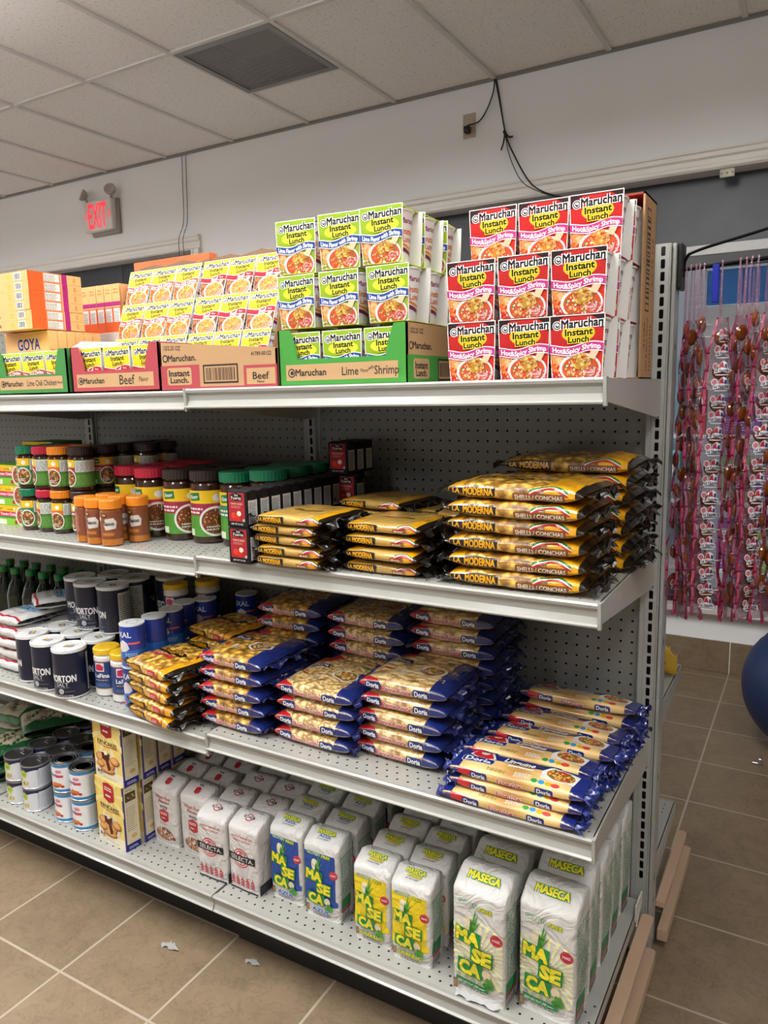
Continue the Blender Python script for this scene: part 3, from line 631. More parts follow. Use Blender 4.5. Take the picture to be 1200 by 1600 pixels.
# ------------------------------------------------------------------ top shelf: noodle cups, cartons, boxed rice
Z1 = 55.1
CW, CH, CD = 3.62, 4.08, 3.5
def cup_art(kind):
    K = {'lime': dict(bg='9abb22', top='b2cc2a', band='284c98', txt='Lime Flavor with Shrimp', l='b8d94a'),
         'hot': dict(bg='c42220', top='2a1214', band='cc3a88', txt='Hot&Spicy Shrimp Flavor', l='d83020'),
         'beef': dict(bg='f2d620', top='f8ea3a', band='cc2038', txt='Beef Flavor', l='8a4a2c'),
         'chili': dict(bg='ecd62e', top='c8e030', band='c83a30', txt='Lime Chili Chicken Flavor', l='e07a2c')}[kind]
    a = Art(0, 0, CW, CH, 'f6f2ea'); w = CW
    a.rect(0.06, 0.06, w-0.12, CH-0.12, K['bg'])
    if kind == 'hot':
        a.rect(0.06, CH-0.9, w-0.12, 0.84, '2a1214'); a.poly([(0.35, 2.4), (0.2, 3.2), (0.5, 3.7), (0.9, 3.95), (w-0.9, 3.98), (w-0.4, 3.7), (w-0.25, 3.1), (w-0.4, 2.4)], 'c42220')
        a.ell(w/2+0.1, 2.9, 1.1, 0.6, 'f0c42c')
    elif kind == 'lime': a.ell(w/2+0.1, 2.7, 1.4, 0.5, 'f4ec3c')
    elif kind == 'chili': a.rect(0.06, CH-0.75, w-0.12, 0.69, 'b8dc34'); a.ell(w/2, 2.9, 1.7, 0.5, 'fae632')
    fb = lambda x: 1.62+0.12*math.sin((x-0.3)*2.1+2.6)+0.05*x
    a.rect(0.06, 0.06, w-0.12, 2.0, K['l'] if kind != 'lime' else '9cae3c')
    a.food(0.55, 1.2, 0.5, 0.75, ['e8672c', 'f29a50', 'f7c28c'] if kind in ('hot', 'lime') else ['7a4428', '9c5c38', 'c07a4c'] if kind == 'beef' else ['e8802c', 'f0b04c', 'a8541c'], 60, 0.19)
    a.food(0.3, 1.9, 0.3, 0.25, ['3f8a2c', '5aa43a'], 8, 0.16)
    a.ell(2.05, 0.66, 1.46, 1.0, 'f7f3ee', 28); a.ell(2.08, 0.64, 1.3, 0.86, 'd2562a' if kind in ('hot', 'lime') else 'd8965a', 26)
    a.food(2.1, 0.62, 1.15, 0.68, ['e09058', 'c0401f', 'efc088', '5e8a34', 'd8703c', 'f4dcc0'] if kind in ('hot', 'lime') else ['f2c070', 'e89848', 'c86a34'], 90, 0.11)
    a.food(2.1, 1.12, 0.66, 0.5, ['b87a28', 'e0b04c', 'f0cc74', 'c8923a'], 76, 0.12)
    a.food(2.9, 0.4, 0.7, 0.35, ['f4a8c0', 'ee8aa8', 'f8d0dc'], 50, 0.06)
    a.poly([(3.05, 1.2), (3.45, 1.95), (2.95, 2.1), (2.6, 1.35)], 'e8cfa8')
    a.food(0.4, 0.22, 0.4, 0.15, ['f4f0e8', 'b83a24'], 16, 0.06)
    if kind != 'hot': a.rect(0.06, 2.3, w-0.12, 0.05, K['bg'])
    a.band(lambda x: fb(x)-0.1, lambda x: fb(x)+0.5, 0.0, w, 'ffffff', 14)
    a.band(lambda x: fb(x)-0.04, lambda x: fb(x)+0.44, 0.0, w, K['band'], 14)
    g = lambda X: fb(X)+0.2
    if kind == 'beef': a.txt('Beef', 2.0, 0, 0.34, 'ffffff', W=0.9, bold=0.03, fn=g); a.txt('Flavor', 2.95, 0, 0.17, 'ffffff', W=0.5, fn=g, bold=0)
    else:
        t = K['txt'].replace(' Flavor', '') if kind != 'lime' else K['txt']
        a.txt(t, w/2, 0, 0.31, 'ffffff', W=w-0.35, bold=0.03, fn=g)
    up = lambda X: 0.035*(X-1.8)
    a.ell(0.5, 3.42, 0.30, 0.30, 'ffffff', 18); a.ell(0.5, 3.42, 0.25, 0.25, '111111', 18); a.ell(0.5, 3.42, 0.18, 0.18, 'ffffff', 16); a.ell(0.52, 3.42, 0.13, 0.13, '111111', 14); a.ell(0.53, 3.46, 0.08, 0.07, 'ffffff', 8)
    a.txt('Maruchan', 2.15, 3.52, 0.50, '111111', W=2.7, bold=0.035, out='ffffff', ow=0.06, fn=up)
    oc = 'fae632' if kind != 'lime' else 'f0f04a'
    a.txt('Instant', 1.95, 2.97, 0.40, '111111', W=1.85, bold=0.035, out=oc, ow=0.045, fn=up); a.txt('Lunch', 1.95, 2.5, 0.36, '111111', W=1.4, bold=0.035, out=oc, ow=0.045, fn=up)
    return a
def make_cup(kind, name):
    root = thing(name); mb = MB(); w, d, h = CW, CD, CH; side = {'lime': 'c3e02e', 'hot': 'd82a26', 'beef': 'f8e23a', 'chili': 'd8e236'}[kind]
    tp = lambda v: 1-0.09*(1-v/h)**1.4                   # the panel narrows to the foot
    fy = lambda v: -d/2+0.16*(1-v/h)**1.6
    zs = [h*k/6 for k in range(7)]
    for sg, c in ((1, side), (-1, 'e8e6e0')):
        vs = []
        for z in zs: vs += [(-w/2*tp(z), sg*fy(z), z), (w/2*tp(z), sg*fy(z), z), (-w/2*tp(z), sg*(fy(z)+0.05), z), (w/2*tp(z), sg*(fy(z)+0.05), z)]
        fs = []; 
        for k in range(6):
            o = 4*k; fs += [(o, o+1, o+5, o+4), (o+2, o+6, o+7, o+3), (o, o+4, o+6, o+2), (o+1, o+3, o+7, o+5)]
        fs += [(0, 2, 3, 1), (24, 25, 27, 26)]; mb.add(vs, fs, 'f4f2ec', 'card')
    mb.box(-w/2+0.35, -d/2, h-0.05, w/2-0.35, d/2, h, side, 'card'); mb.box(-w/2*0.8, -d/2+0.1, 0, w/2*0.8, d/2-0.1, 0.05, 'b8b83c' if kind != 'hot' else 'a03028', 'card')
    mb.art(cup_art(kind), lambda u, v, o: ((u-w/2)*tp(v), fy(v)-o-0.002, v), 'card', gv=h/6, eps=0.004)
    mb.build('printed_sleeve', root)
    mb = MB(); r0, r1, z1 = 1.22, 1.62, h-0.2
    mb.rev([(0, 0.1), (r0-0.05, 0.1), (r0, 0.18), (r1, z1-0.15), (r1+0.1, z1-0.1), (r1+0.12, z1), (r1+0.02, z1+0.03)], 32, 'f3f1ee', 'label')
    a = Art(-1.6, 0, 1.6, h)
    c1, c2 = ('e8742c', '8a2458') if kind != 'hot' else ('b83a68', '5a2a4a')
    a.txt('Maruchan', 0, 3.1, 0.36, 'a02a5a' if kind != 'hot' else '50304a', W=1.9, bold=0.03); a.txt('Instant', 0, 2.35, 0.42, c1, W=1.6, bold=0.03); a.txt('Lunch.', 0, 1.8, 0.40, c1, W=1.4, bold=0.03)
    sw = lambda x: 1.15-0.25*math.sin(x*1.1)
    a.band(lambda x: sw(x), lambda x: sw(x)+0.2, -1.5, 1.5, 'f08a2c', 10); a.band(lambda x: sw(x)-0.38, lambda x: sw(x)-0.1, -1.5, 1.5, '7a1e4c', 10)
    rr = lambda v: r0+(r1-r0)*(v-0.18)/(z1-0.33)
    for t in (PI/2, -PI/2): mb.art(a, (lambda t: lambda u, v, o: ((rr(v)+o)*math.sin(u/1.45+t), -(rr(v)+o)*math.cos(u/1.45+t), v))(t), 'label', gu=1.45*2*PI/32, eps=0.006)
    mb.build('foam_cup', root)
    mb = MB(); mb.rev([(0, z1+0.06), (r1-0.05, z1+0.06), (r1+0.05, z1+0.02), (r1+0.02, z1-0.05)], 32, 'ecebe9', 'label'); mb.build('lid', root)
    return root
cup = {k: make_cup(k, n) for k, n in (('hot', 'noodle_cup'), ('lime', 'noodle_cup'), ('beef', 'noodle_cup'), ('chili', 'noodle_cup'))}
RK = ['front', 'second', 'third']; RW = ['bottom', 'middle', 'top']; CL = ['left', 'middle', 'right']
for r in range(3):
    for c in range(3):
        for k in range(3):
            if k == 2 and c < 2: continue
            x = (-9.42, -5.68, -1.98)[c]+J(0.08)+(0.15 if r == 2 else 0); y = (-16.2, -16.2, -12.6)[r]+k*3.58+J(0.06)
            if r == 2 and k == 2: continue
            place(cup['hot'], x, y, Z1+r*4.1, f'red hot and spicy shrimp noodle cup, {RK[k]} rank, {RW[r]} row, {CL[c]} column', 'noodle cup', 'red noodle cups at the right end', rz=J(0.03))
# lime cups stand in and on their green tray
for r in range(3):
    for c in range(3):
        for k in range(3):
            if k > 0 and c < 2 and r == 2 and k == 2: continue
            x = ((-24.05, -20.15, -16.35), (-24.35, -20.4, -16.15), (-24.9, -20.75, -16.95))[r][c]+J(0.05); y = (-16.1, -16.0, -15.4)[r]+k*3.62+J(0.05)
            z = Z1+0.12+r*4.3+(0.12 if r else 0)
            place(cup['lime'], x, y, z, f'lime shrimp noodle cup in green sleeve, {RK[k]} rank, {RW[r]} row, {CL[c]} column', 'noodle cup', 'lime noodle cups in and above the green tray', rz=J(0.05)+(0.06 if r == 2 else 0))
def tray(w, d, hs, hl, col, kraft='c49b6c', notch=1.6, name='cardboard_tray', lipart=None, sideart=None, hb=None):
    root = thing(name); t = 0.14; mb = MB()
    def cur(x0, x1, sgn):
        P = []
        for k in range(7):
            q = k/6; P.append((x0+(x1-x0)*q, hl+(hs-hl)*(0.5-0.5*math.cos(PI*(1-q)))))
        return P
    pts = [(-w/2, 0), (w/2, 0), (w/2, hs)]+[(w/2-0.7*notch, hs)]+[(w/2-0.7*notch-0.5*math.sin(q*PI/2)-0.2*q, hs-(hs-hl)*q) for q in (0.2, 0.5, 0.8, 1.0)]
    pts += [(-w/2+0.7*notch+0.5*math.sin(q*PI/2)+0.2*q, hs-(hs-hl)*q) for q in (1.0, 0.8, 0.5, 0.2)]+[(-w/2+0.7*notch, hs), (-w/2, hs)]
    mb.prism(pts, -d/2, -d/2+t, 'y', col, 'kraft')
    if lipart: mb.art(lipart, lambda u, v, o: (u, -d/2-o, v), 'kraft')
    mb.build('front_wall', root)
    for sg in (-1, 1):
        mb = MB(); mb.box(sg*w/2-(t if sg > 0 else 0), -d/2, 0, sg*w/2+(t if sg < 0 else 0), d/2, hs, kraft if sideart else col, 'kraft')
        if sideart and sg > 0: mb.art(sideart, lambda u, v, o: (w/2+o, -d/2+u, v), 'kraft')
        mb.build('side_wall', root)
    mb = MB(); mb.box(-w/2, d/2-t, 0, w/2, d/2, hb or hs, kraft, 'kraft'); mb.box(-w/2, -d/2, 0, w/2, d/2, 0.1, kraft, 'kraft'); mb.build('base_and_back', root)
    return root
def lipart(w, col, words, kraft='c9a071', h=2.0):
    a = Art(-w/2, 0, w/2, 6); a.rect(-w/2+0.7, 0.45, w-1.5, 1.25, kraft)
    a.ell(-w/2+1.25, 1.05, 0.36, 0.36, '2a2418', 16); a.ell(-w/2+1.25, 1.05, 0.26, 0.26, kraft, 14); a.ell(-w/2+1.3, 1.05, 0.17, 0.17, '2a2418', 12)
    a.txt('Maruchan', -w/2+3.1, 1.07, 0.5, '2a2418', W=2.9, bold=0.03)
    for t, x, ww, hh in words: a.txt(t, x, 1.07+(0.2 if t == 'with' else 0), hh, '2a2418', W=ww, bold=0.01, rot=0.3 if t == 'with' else 0)
    return a
sa = Art(0, 0, 15, 4.4); sa.rect(0, 0, 15, 2.1, '3f9a34'); sa.rrect(0.9, 0.35, 2.6, 1.5, 0.25, 'c9a071'); sa.txt('Instant', 2.2, 1.35, 0.5, '2a2418', W=2.1, bold=0.035); sa.txt('Lunch.', 2.2, 0.78, 0.48, '2a2418', W=1.8, bold=0.035)
sa.txt('12/2.25 OZ', 1.5, 3.85, 0.36, '2a2418', W=2.1); sa.ell(0.55, 2.75, 0.3, 0.3, '2a2418'); sa.ell(0.55, 2.75, 0.2, 0.2, 'c9a071'); sa.txt('Maruchan.', 2.4, 2.8, 0.5, '2a2418', W=3.1, bold=0.03)
sa.rect(5.0, 0.2, 7.2, 1.7, 'c9a071'); sa.rect(5.0, 0.2, 4.5, 1.7, '1a1a18'); sa.rect(5.15, 0.35, 4.2, 1.4, 'c9a071'); sa.bars(5.3, 0.5, 3.9, 1.1)
t = tray(11.75, 14.6, 4.4, 2.1, '3f9a34', name='cardboard_tray', lipart=lipart(11.75, '3f9a34', [('Lime', 0.9, 1.5, 0.62), ('Flavor', 2.2, 0.7, 0.25), ('with', 2.75, 0.5, 0.25), ('Shrimp', 4.1, 2.1, 0.62)]), sideart=sa)
place(t, -20.15, -10.9, Z1, 'green printed cardboard tray holding the lime noodle cups', 'cardboard tray')
# kraft carton standing on end behind the red cups
root = thing('shipping_carton'); mb = MB(); w, d, h = 12.6, 4.3, 13.3; kr = 'b98f63'
mb.box(-w/2, -d/2, 0, -w/2+0.15, d/2, h, kr, 'kraft'); mb.box(-w/2, d/2-0.15, 0, w/2, d/2, h, kr, 'kraft'); mb.box(-w/2, -d/2, h-0.15, w/2, d/2, h, '8a3a24', 'kraft'); mb.box(-w/2, -d/2, 0, w/2, d/2, 0.1, kr, 'kraft'); mb.build('carton_shell', root)
mb = MB(); mb.box(w/2-0.15, -d/2, 0, w/2, d/2, h, kr, 'kraft'); a = Art(0, 0, d, h)
a.rect(0.9, 5.0, 1.4, 7.4, '2a2018'); a.rect(1.02, 5.12, 1.16, 7.16, kr); a.bars(1.1, 5.5, 1.0, 6.4, '2a2018', False)
a.txt('12/2.25 OZ', 3.2, 8.6, 0.45, '2a2018', W=4.0, rot=PI/2, bold=0.01); a.txt('Hot & Spicy Shrimp', 1.9, 2.6, 0.5, '7a2c22', W=4.0, rot=PI/2); a.lines(3.0, 0.6, 0.4, 3.6, 12, '2a2018'); a.txt('41789', 1.0, 1.2+2, 0.4, '2a2018', W=2, rot=PI/2)
mb.art(a, right(w, d), 'kraft'); mb.build('printed_side', root)
place(root, -6.22, -6.1, Z1, 'brown shipping carton standing on end behind the red noodle cups', 'carton')
# beef trays
t2 = tray(11.9, 4.3, 4.3, 2.0, 'b4424a', lipart=lipart(11.9, '', [('Beef', 1.7, 2.0, 0.85), ('Flavor', 3.9, 1.2, 0.42)]))
place(t2, -45.35, -16.1, Z1, 'dusky red cardboard tray of beef noodle cups', 'cardboard tray')
for c in range(3): place(cup['beef'], -49.15+3.85*c, -16.1, Z1+0.1, f'beef noodle cup standing in the red tray, {CL[c]} of three', 'noodle cup', 'beef noodle cups in the red tray', rz=J(0.03))
root = thing('shipping_carton'); w, d, h = 13.0, 3.2, 4.15; mb = MB(); kk = 'c0966a'
mb.prism([(-w/2, 0), (w/2, 0), (w/2, 3.15), (-w/2, h)], -d/2, -d/2+0.14, 'y', kk, 'kraft'); mb.box(-w/2, d/2-0.14, 0, w/2, d/2, 3.0, kk, 'kraft'); mb.box(-w/2, -d/2, 0, -w/2+0.14, d/2, h, 'b4424a', 'kraft'); mb.box(w/2-0.14, -d/2, 0, w/2, d/2, 3.1, kk, 'kraft'); mb.box(-w/2, -d/2, 0, w/2, d/2, 0.1, kk, 'kraft')
a = Art(-w/2, 0, w/2, h); a.rect(-w/2, 0, 4.6, 2.1, 'b4424a'); a.rect(3.0, 0, 3.6, 1.85, 'b4424a'); a.rect(-w/2, 0, w, 0.22, 'b4424a')
a.rrect(-5.75, 0.4, 2.9, 1.5, 0.25, 'c9a071'); a.txt('Instant', -4.3, 1.42, 0.5, '2a2018', W=2.5, bold=0.035); a.txt('Lunch.', -4.3, 0.82, 0.46, '2a2018', W=2.2, bold=0.035)
a.txt('12/2.25 OZ', -5.0, 3.6, 0.36, '2a2018', W=2.0, rot=-0.05); a.ell(-5.9, 2.72, 0.34, 0.34, '2a2018'); a.ell(-5.9, 2.72, 0.22, 0.22, kk); a.txt('Maruchan.', -3.9, 2.72, 0.52, '2a2018', W=3.3, bold=0.03)
a.rect(-1.5, 0.45, 3.9, 1.6, '2a2018'); a.rect(-1.35, 0.6, 3.6, 1.3, kk); a.bars(-1.15, 0.72, 3.2, 1.05, '2a2018'); a.rect(3.3, 0.3, 3.0, 1.3, 'c9a071'); a.txt('Beef', 4.8, 0.98, 0.55, '2a2018', W=1.7, bold=0.02); a.txt('Flavor', 4.8, 0.5, 0.2, '2a2018', W=0.8); a.txt('41789-00122', 4.9, 2.75, 0.3, '2a2018', W=2.1)
mb.art(a, lambda u, v, o: (u, -d/2-o, v), 'kraft'); mb.build('carton_body', root)
place(root, -32.6, -16.75, Z1, 'brown and red beef noodle carton lying long side forward beside the red tray', 'carton')
t3 = tray(11.6, 4.3, 4.3, 1.9, '3c8a3c', lipart=lipart(11.6, '', [('Lime Chili Chicken', 1.75, 4.6, 0.55), ('Flavor', 4.6, 0.8, 0.25)]))
place(t3, -57.75, -16.1, Z1, 'dark green cardboard tray of lime chili chicken noodle cups', 'cardboard tray')
for c in range(3): place(cup['chili'], -61.45+3.75*c, -16.1, Z1+0.1, f'lime chili chicken noodle cup in the dark green tray, {CL[c]} of three', 'noodle cup', 'chili chicken noodle cups in the green tray', rz=J(0.03))
# tilted cartons of cups behind the trays
TH = math.radians(21)
def tilted(x0, kind, nm, grp):
    for r in range(3):
        for c in range(3):
            s = 0.1+4.12*r; x = x0+(c-1)*3.68+J(0.05)
            P = Vector((0, -8.7, 57.1))+s*Vector((0, math.sin(TH), math.cos(TH)))+(CD/2)*Vector((0, math.cos(TH), -math.sin(TH)))
            place(cup[kind], x, P.y, P.z, f'{nm} noodle cup leaning back in tilted carton, {RW[r]} row, {CL[c]} column', 'noodle cup', grp, rx=-TH, rz=J(0.03))
tilted(-40.8, 'beef', 'beef', 'beef noodle cups in the tilted carton'); tilted(-52.1, 'chili', 'chili chicken', 'chili chicken noodle cups in the tilted carton')
def tcarton(): 
    root = thing('open_carton'); mb = MB(); w, h, d = 11.3, 12.7, 3.75
    mb.box(-w/2, d, 0, w/2, d+0.14, h, '8d6a48', 'kraft'); mb.box(-w/2, 0.6, 0, -w/2+0.14, d, h, 'a47c54', 'kraft'); mb.box(w/2-0.14, 0.6, 0, w/2, d, h, 'a47c54', 'kraft'); mb.box(-w/2, 0.6, -0.14, w/2, d, 0, 'a47c54', 'kraft'); mb.build('carton_body', root)
    mb = MB(); P = [(-w/2, 0), (w/2, 0), (w/2-0.3, 1.0), (w/2-2, 0.75), (1.2, 1.3), (-1.5, 0.8), (-w/2+2.5, 1.2), (-w/2+0.2, 0.9)]
    mb.prism([(p[0], h+p[1]*0.9) for p in P], 1.0, 1.12, 'y', '7d5c3e', 'kraft'); mb.build('torn_flap', root); return root
tcp = tcarton()
for x, lb in ((-40.8, 'open brown carton tilted back, holding the beef noodle cups'), (-52.1, 'open brown carton tilted back, holding the chili chicken noodle cups')):
    place(tcp, x, -8.65, 57.0, lb, 'carton', 'tilted cartons on the top shelf', rx=-TH)
# orange boxes
OR, PE, MG = 'f4652c', 'f9bd7c', 'b8257e'
def rice_box(L, T, Wd, face_goya=False):
    """flat box: L deep along the shelf depth, T thick, Wd wide"""
    root = thing('rice_box'); mb = MB(); mb.box(-Wd/2, -L/2, 0, Wd/2, L/2, T, PE, 'card', 0.03)
    a = Art(0, 0, Wd, T); a.rect(0, 0, Wd, T, PE); a.rect(Wd-2.3, 0.12*T, 1.2, 0.76*T, 'f4f4f2'); a.bars(Wd-2.2, 0.2*T, 1.0, 0.6*T, '444444'); a.lines(Wd-3.6, 0.2*T, 0.7, 0.6*T, 3, 'd0c018'); a.txt('GOYA', 1.2, T/2, 0.4*T, '6a2a5a', W=1.6)
    mb.art(a, front(Wd, L), 'card')
    a = Art(0, 0, L, T); a.rect(0, 0, L*0.27, T, OR); a.rect(L*0.27, 0, L*0.33, T, 'f88a6a'); a.rect(L*0.29, 0.1*T, L*0.28, 0.8*T, 'f4efec'); a.lines(L*0.30, 0.15*T, L*0.24, 0.7*T, 5, '555555', 0.4); a.rect(L*0.62, 0, L*0.1, T, MG); a.txt('GOYA', L*0.86, T/2, 0.16*T+0.1, 'c8502c', W=0.5*T, rot=PI/2)
    mb.art(a, right(Wd, L), 'card'); mb.build('printed_box', root); return root
rb = rice_box(6.6, 0.98, 7.2)
for k in range(6): place(rb, -64.1, -12.2, 61.95+k*0.99, f'flat orange rice box in the stack of six, {ORD[k]} from the bottom', 'food box', 'orange flat boxes on the left', rz=J(0.012))
def std_box(w, d, h, kind):
    root = thing('rice_box'); mb = MB(); mb.box(-w/2, -d/2, 0, w/2, d/2, h, PE, 'card', 0.03)
    a = Art(0, 0, w, h)
    if kind == 'big': a.txt('GOYA', w*0.55, h*0.8, 1.15, '3a3484', W=3.9, bold=0.03, out='f8e8c8', ow=0.04); a.lines(w*0.25, h*0.22, 2.5, 0.5, 2, 'd0805c')
    else:
        a.rect(0, 0, w, h*0.52, OR); a.rect(w*0.1, h*0.22, w*0.8, h*0.28, 'f4efec'); a.lines(w*0.16, h*0.24, w*0.64, h*0.22, 7, '555555', 0.4); a.rect(0, h*0.55, w, h*0.09, MG); a.txt('GOYA', w/2, h*0.82, 0.2, '8a3a3a', W=w*0.62); a.txt('Rice', w/2, h*0.89, 0.18, 'd0502c', W=w*0.5)
    mb.art(a, front(w, d), 'card')
    a = Art(0, 0, d, h); a.txt('GOYA', d/2, h*0.6, 0.24, 'c0502c', W=d*0.8); a.txt('Rice', d/2, h*0.7, 0.2, 'd84a2c', W=d*0.6); a.rect(0, h*0.08, d*0.04, h*0.84, 'd8934c')
    mb.art(a, right(w, d), 'card'); mb.build('printed_box', root); return root
gb = std_box(7.6, 1.12, 6.75, 'big')
for k in range(6): place(gb, -64.2, -13.2+1.14*k, Z1, f'upright orange rice box behind the dark green tray, {ORD[k]} from the front', 'food box', 'upright orange boxes on the left')
ob = std_box(1.32, 4.4, 5.5, 'slim')
for k in range(6): place(ob, -66.6+1.36*k, -2.6, 62.1, f'slim orange rice box standing on the white carton, {ORD[k]} from the left', 'food box', 'slim orange boxes', rz=J(0.01))
mb = MB(); mb.box(-67.4, -5.0, Z1, -58.9, -0.4, 62.1, 'd8cfc6', 'kraft', 0.05)
tag(mb.build('white_carton'), 'plain off white carton under the slim orange boxes', 'carton')
mb = MB(); mb.box(-2.6, -2.0, 0, 2.6, 2.0, 0.14, 'ded8d0', 'kraft'); o = mb.build('carton_flap'); o.location = Vector((-56.6, -11.4, 59.7))*I; o.rotation_euler = (0.42, 0.05, 0.25); tag(o, 'loose off white carton flap leaning over the green tray', 'flap')
mb = MB(); mb.box(-60, -1.6, Z1, -48, -0.3, 70.3, 'e8784c', 'card', 0.05); a = Art(0, 0, 12, 15); a.rrect(4.5, 12.9, 6.5, 1.5, 0.2, 'e8c03a'); a.txt('EL MEXICANO', 7.75, 13.65, 0.8, '5a3414', W=5.6, bold=0.03); mb.art(a, lambda u, v, o: (-60+u, -1.6-o, Z1+v), 'card')
tag(mb.build('orange_box'), 'tall orange box with a yellow title behind the tilted noodle cartons', 'box')
# ------------------------------------------------------------------ film bags
def pillow(L, D, T, nu=26, n=4.2, wr=0.05, seed=1, endmin=0.16, p=4):
    rn = random.Random(seed); ph = [rn.uniform(0, 6.28) for _ in range(8)]
    a0, b0 = D/2, T/2; N = 240; tab = []; s = 0; prev = None
    def xs(t): c, q = math.cos(t), math.sin(t); return (-a0*math.copysign(abs(c)**(2/n), c), b0*math.copysign(abs(q)**(2/n), q))
    for k in range(N+1):
        t = PI*k/N; y, z = xs(t)
        if prev: s += math.hypot(y-prev[0], z-prev[1])
        tab.append((s, t)); prev = (y, z)
    half = s
    def th(s_):
        sg = 1 if s_ >= 0 else -1; q = abs(s_)
        while q > 2*half: q -= 2*half
        if q > half: q = 2*half-q; sg = -sg
        lo, hi = 0, N
        while hi-lo > 1:
            m_ = (lo+hi)//2
            if tab[m_][0] <= q: lo = m_
            else: hi = m_
        d = tab[hi][0]-tab[lo][0]; return sg*(tab[lo][1]+(PI/N)*((q-tab[lo][0])/d if d > 0 else 0))
    def base(u, s_):
        t = th(s_); y, z = xs(t); e = abs(2*u/L-1); g = max(endmin, (1-min(1, e)**p)**0.5)
        w = wr*(math.sin(u*1.9+ph[0]+y*0.8)*math.sin(y*1.7+ph[1])+0.5*math.sin(u*4.3+ph[2])*math.sin(s_*3.1+ph[3]))
        z = z*g*(1+w*1.6)+0.10*math.sin(u*0.9+ph[4])*(1-abs(y)/a0)*0.5
        y = y*(1-0.03*e**3)+w*0.6
        x = u-L/2
        return Vector((x, y, T/2+z))
    def f(u, s_, o):
        P = base(u, s_)
        if o <= 0: return P[:]
        e = 0.05; N_ = (base(u+e, s_)-base(u-e, s_)).cross(base(u, s_+e)-base(u, s_-e))
        if N_.length < 1e-9: return P[:]
        N_.normalize()
        return (P+N_*o)[:]
    # outward sign check at mid front
    pf = Vector(f(L/2, 0, 0.1)); p0 = base(L/2, 0)
    sign = 1 if pf.y < p0.y else -1
    def F(u, s_, o): return f(u, s_, o) if sign > 0 or o <= 0 else tuple(2*a-b_ for a, b_ in zip(f(u, s_, 0), f(u, s_, o)))
    return F, half
def seal(L, D, T, side, col, ln=0.8, seed=0, droop=0.0, txtcol=None):
    mb = MB(); rn = random.Random(seed); ny = 20; nx = 6; jag = [rn.uniform(-0.3, 0.25) for _ in range(ny+1)]
    def g(i, j):
        y = (j/ny-0.5)*D*0.97; q = i/nx; x = side*(L/2-0.12+q*(ln+jag[j]))
        return (x, y*(1-0.05*q), T/2+0.05*math.sin(j*1.9+i)+(0.34*math.sin(j*0.8+seed)+rn.uniform(-0.16, 0.16))*q+droop*q*q)
    mb.grid(g, nx, ny, col, 'film', False); return mb
def bag(name, L, D, T, mat, art, cols, seed, seals=True, wr=0.05, gu=None, droop=-0.15, endmin=0.16, ln=0.8):
    root = thing(name); F, half = pillow(L, D, T, seed=seed, wr=wr, endmin=endmin); mb = MB(); nu, nv = 26, 44
    mb.grid(lambda i, j: F(L*i/nu, -half+2*half*j/nv, 0), nu, nv, cols.get('base', 'cccccc'), mat, True, closed=True)
    mb.art(art, F, 'film', gu=L/nu, gv=0.25, eps=0.009); mb.build('film_wrapper', root)
    if seals:
        for sd in (-1, 1): seal(L, D, T, sd, cols['seal' if sd > 0 else 'seal_l'], seed=seed+sd, droop=droop, ln=ln).build('end_seal', root)
    return root
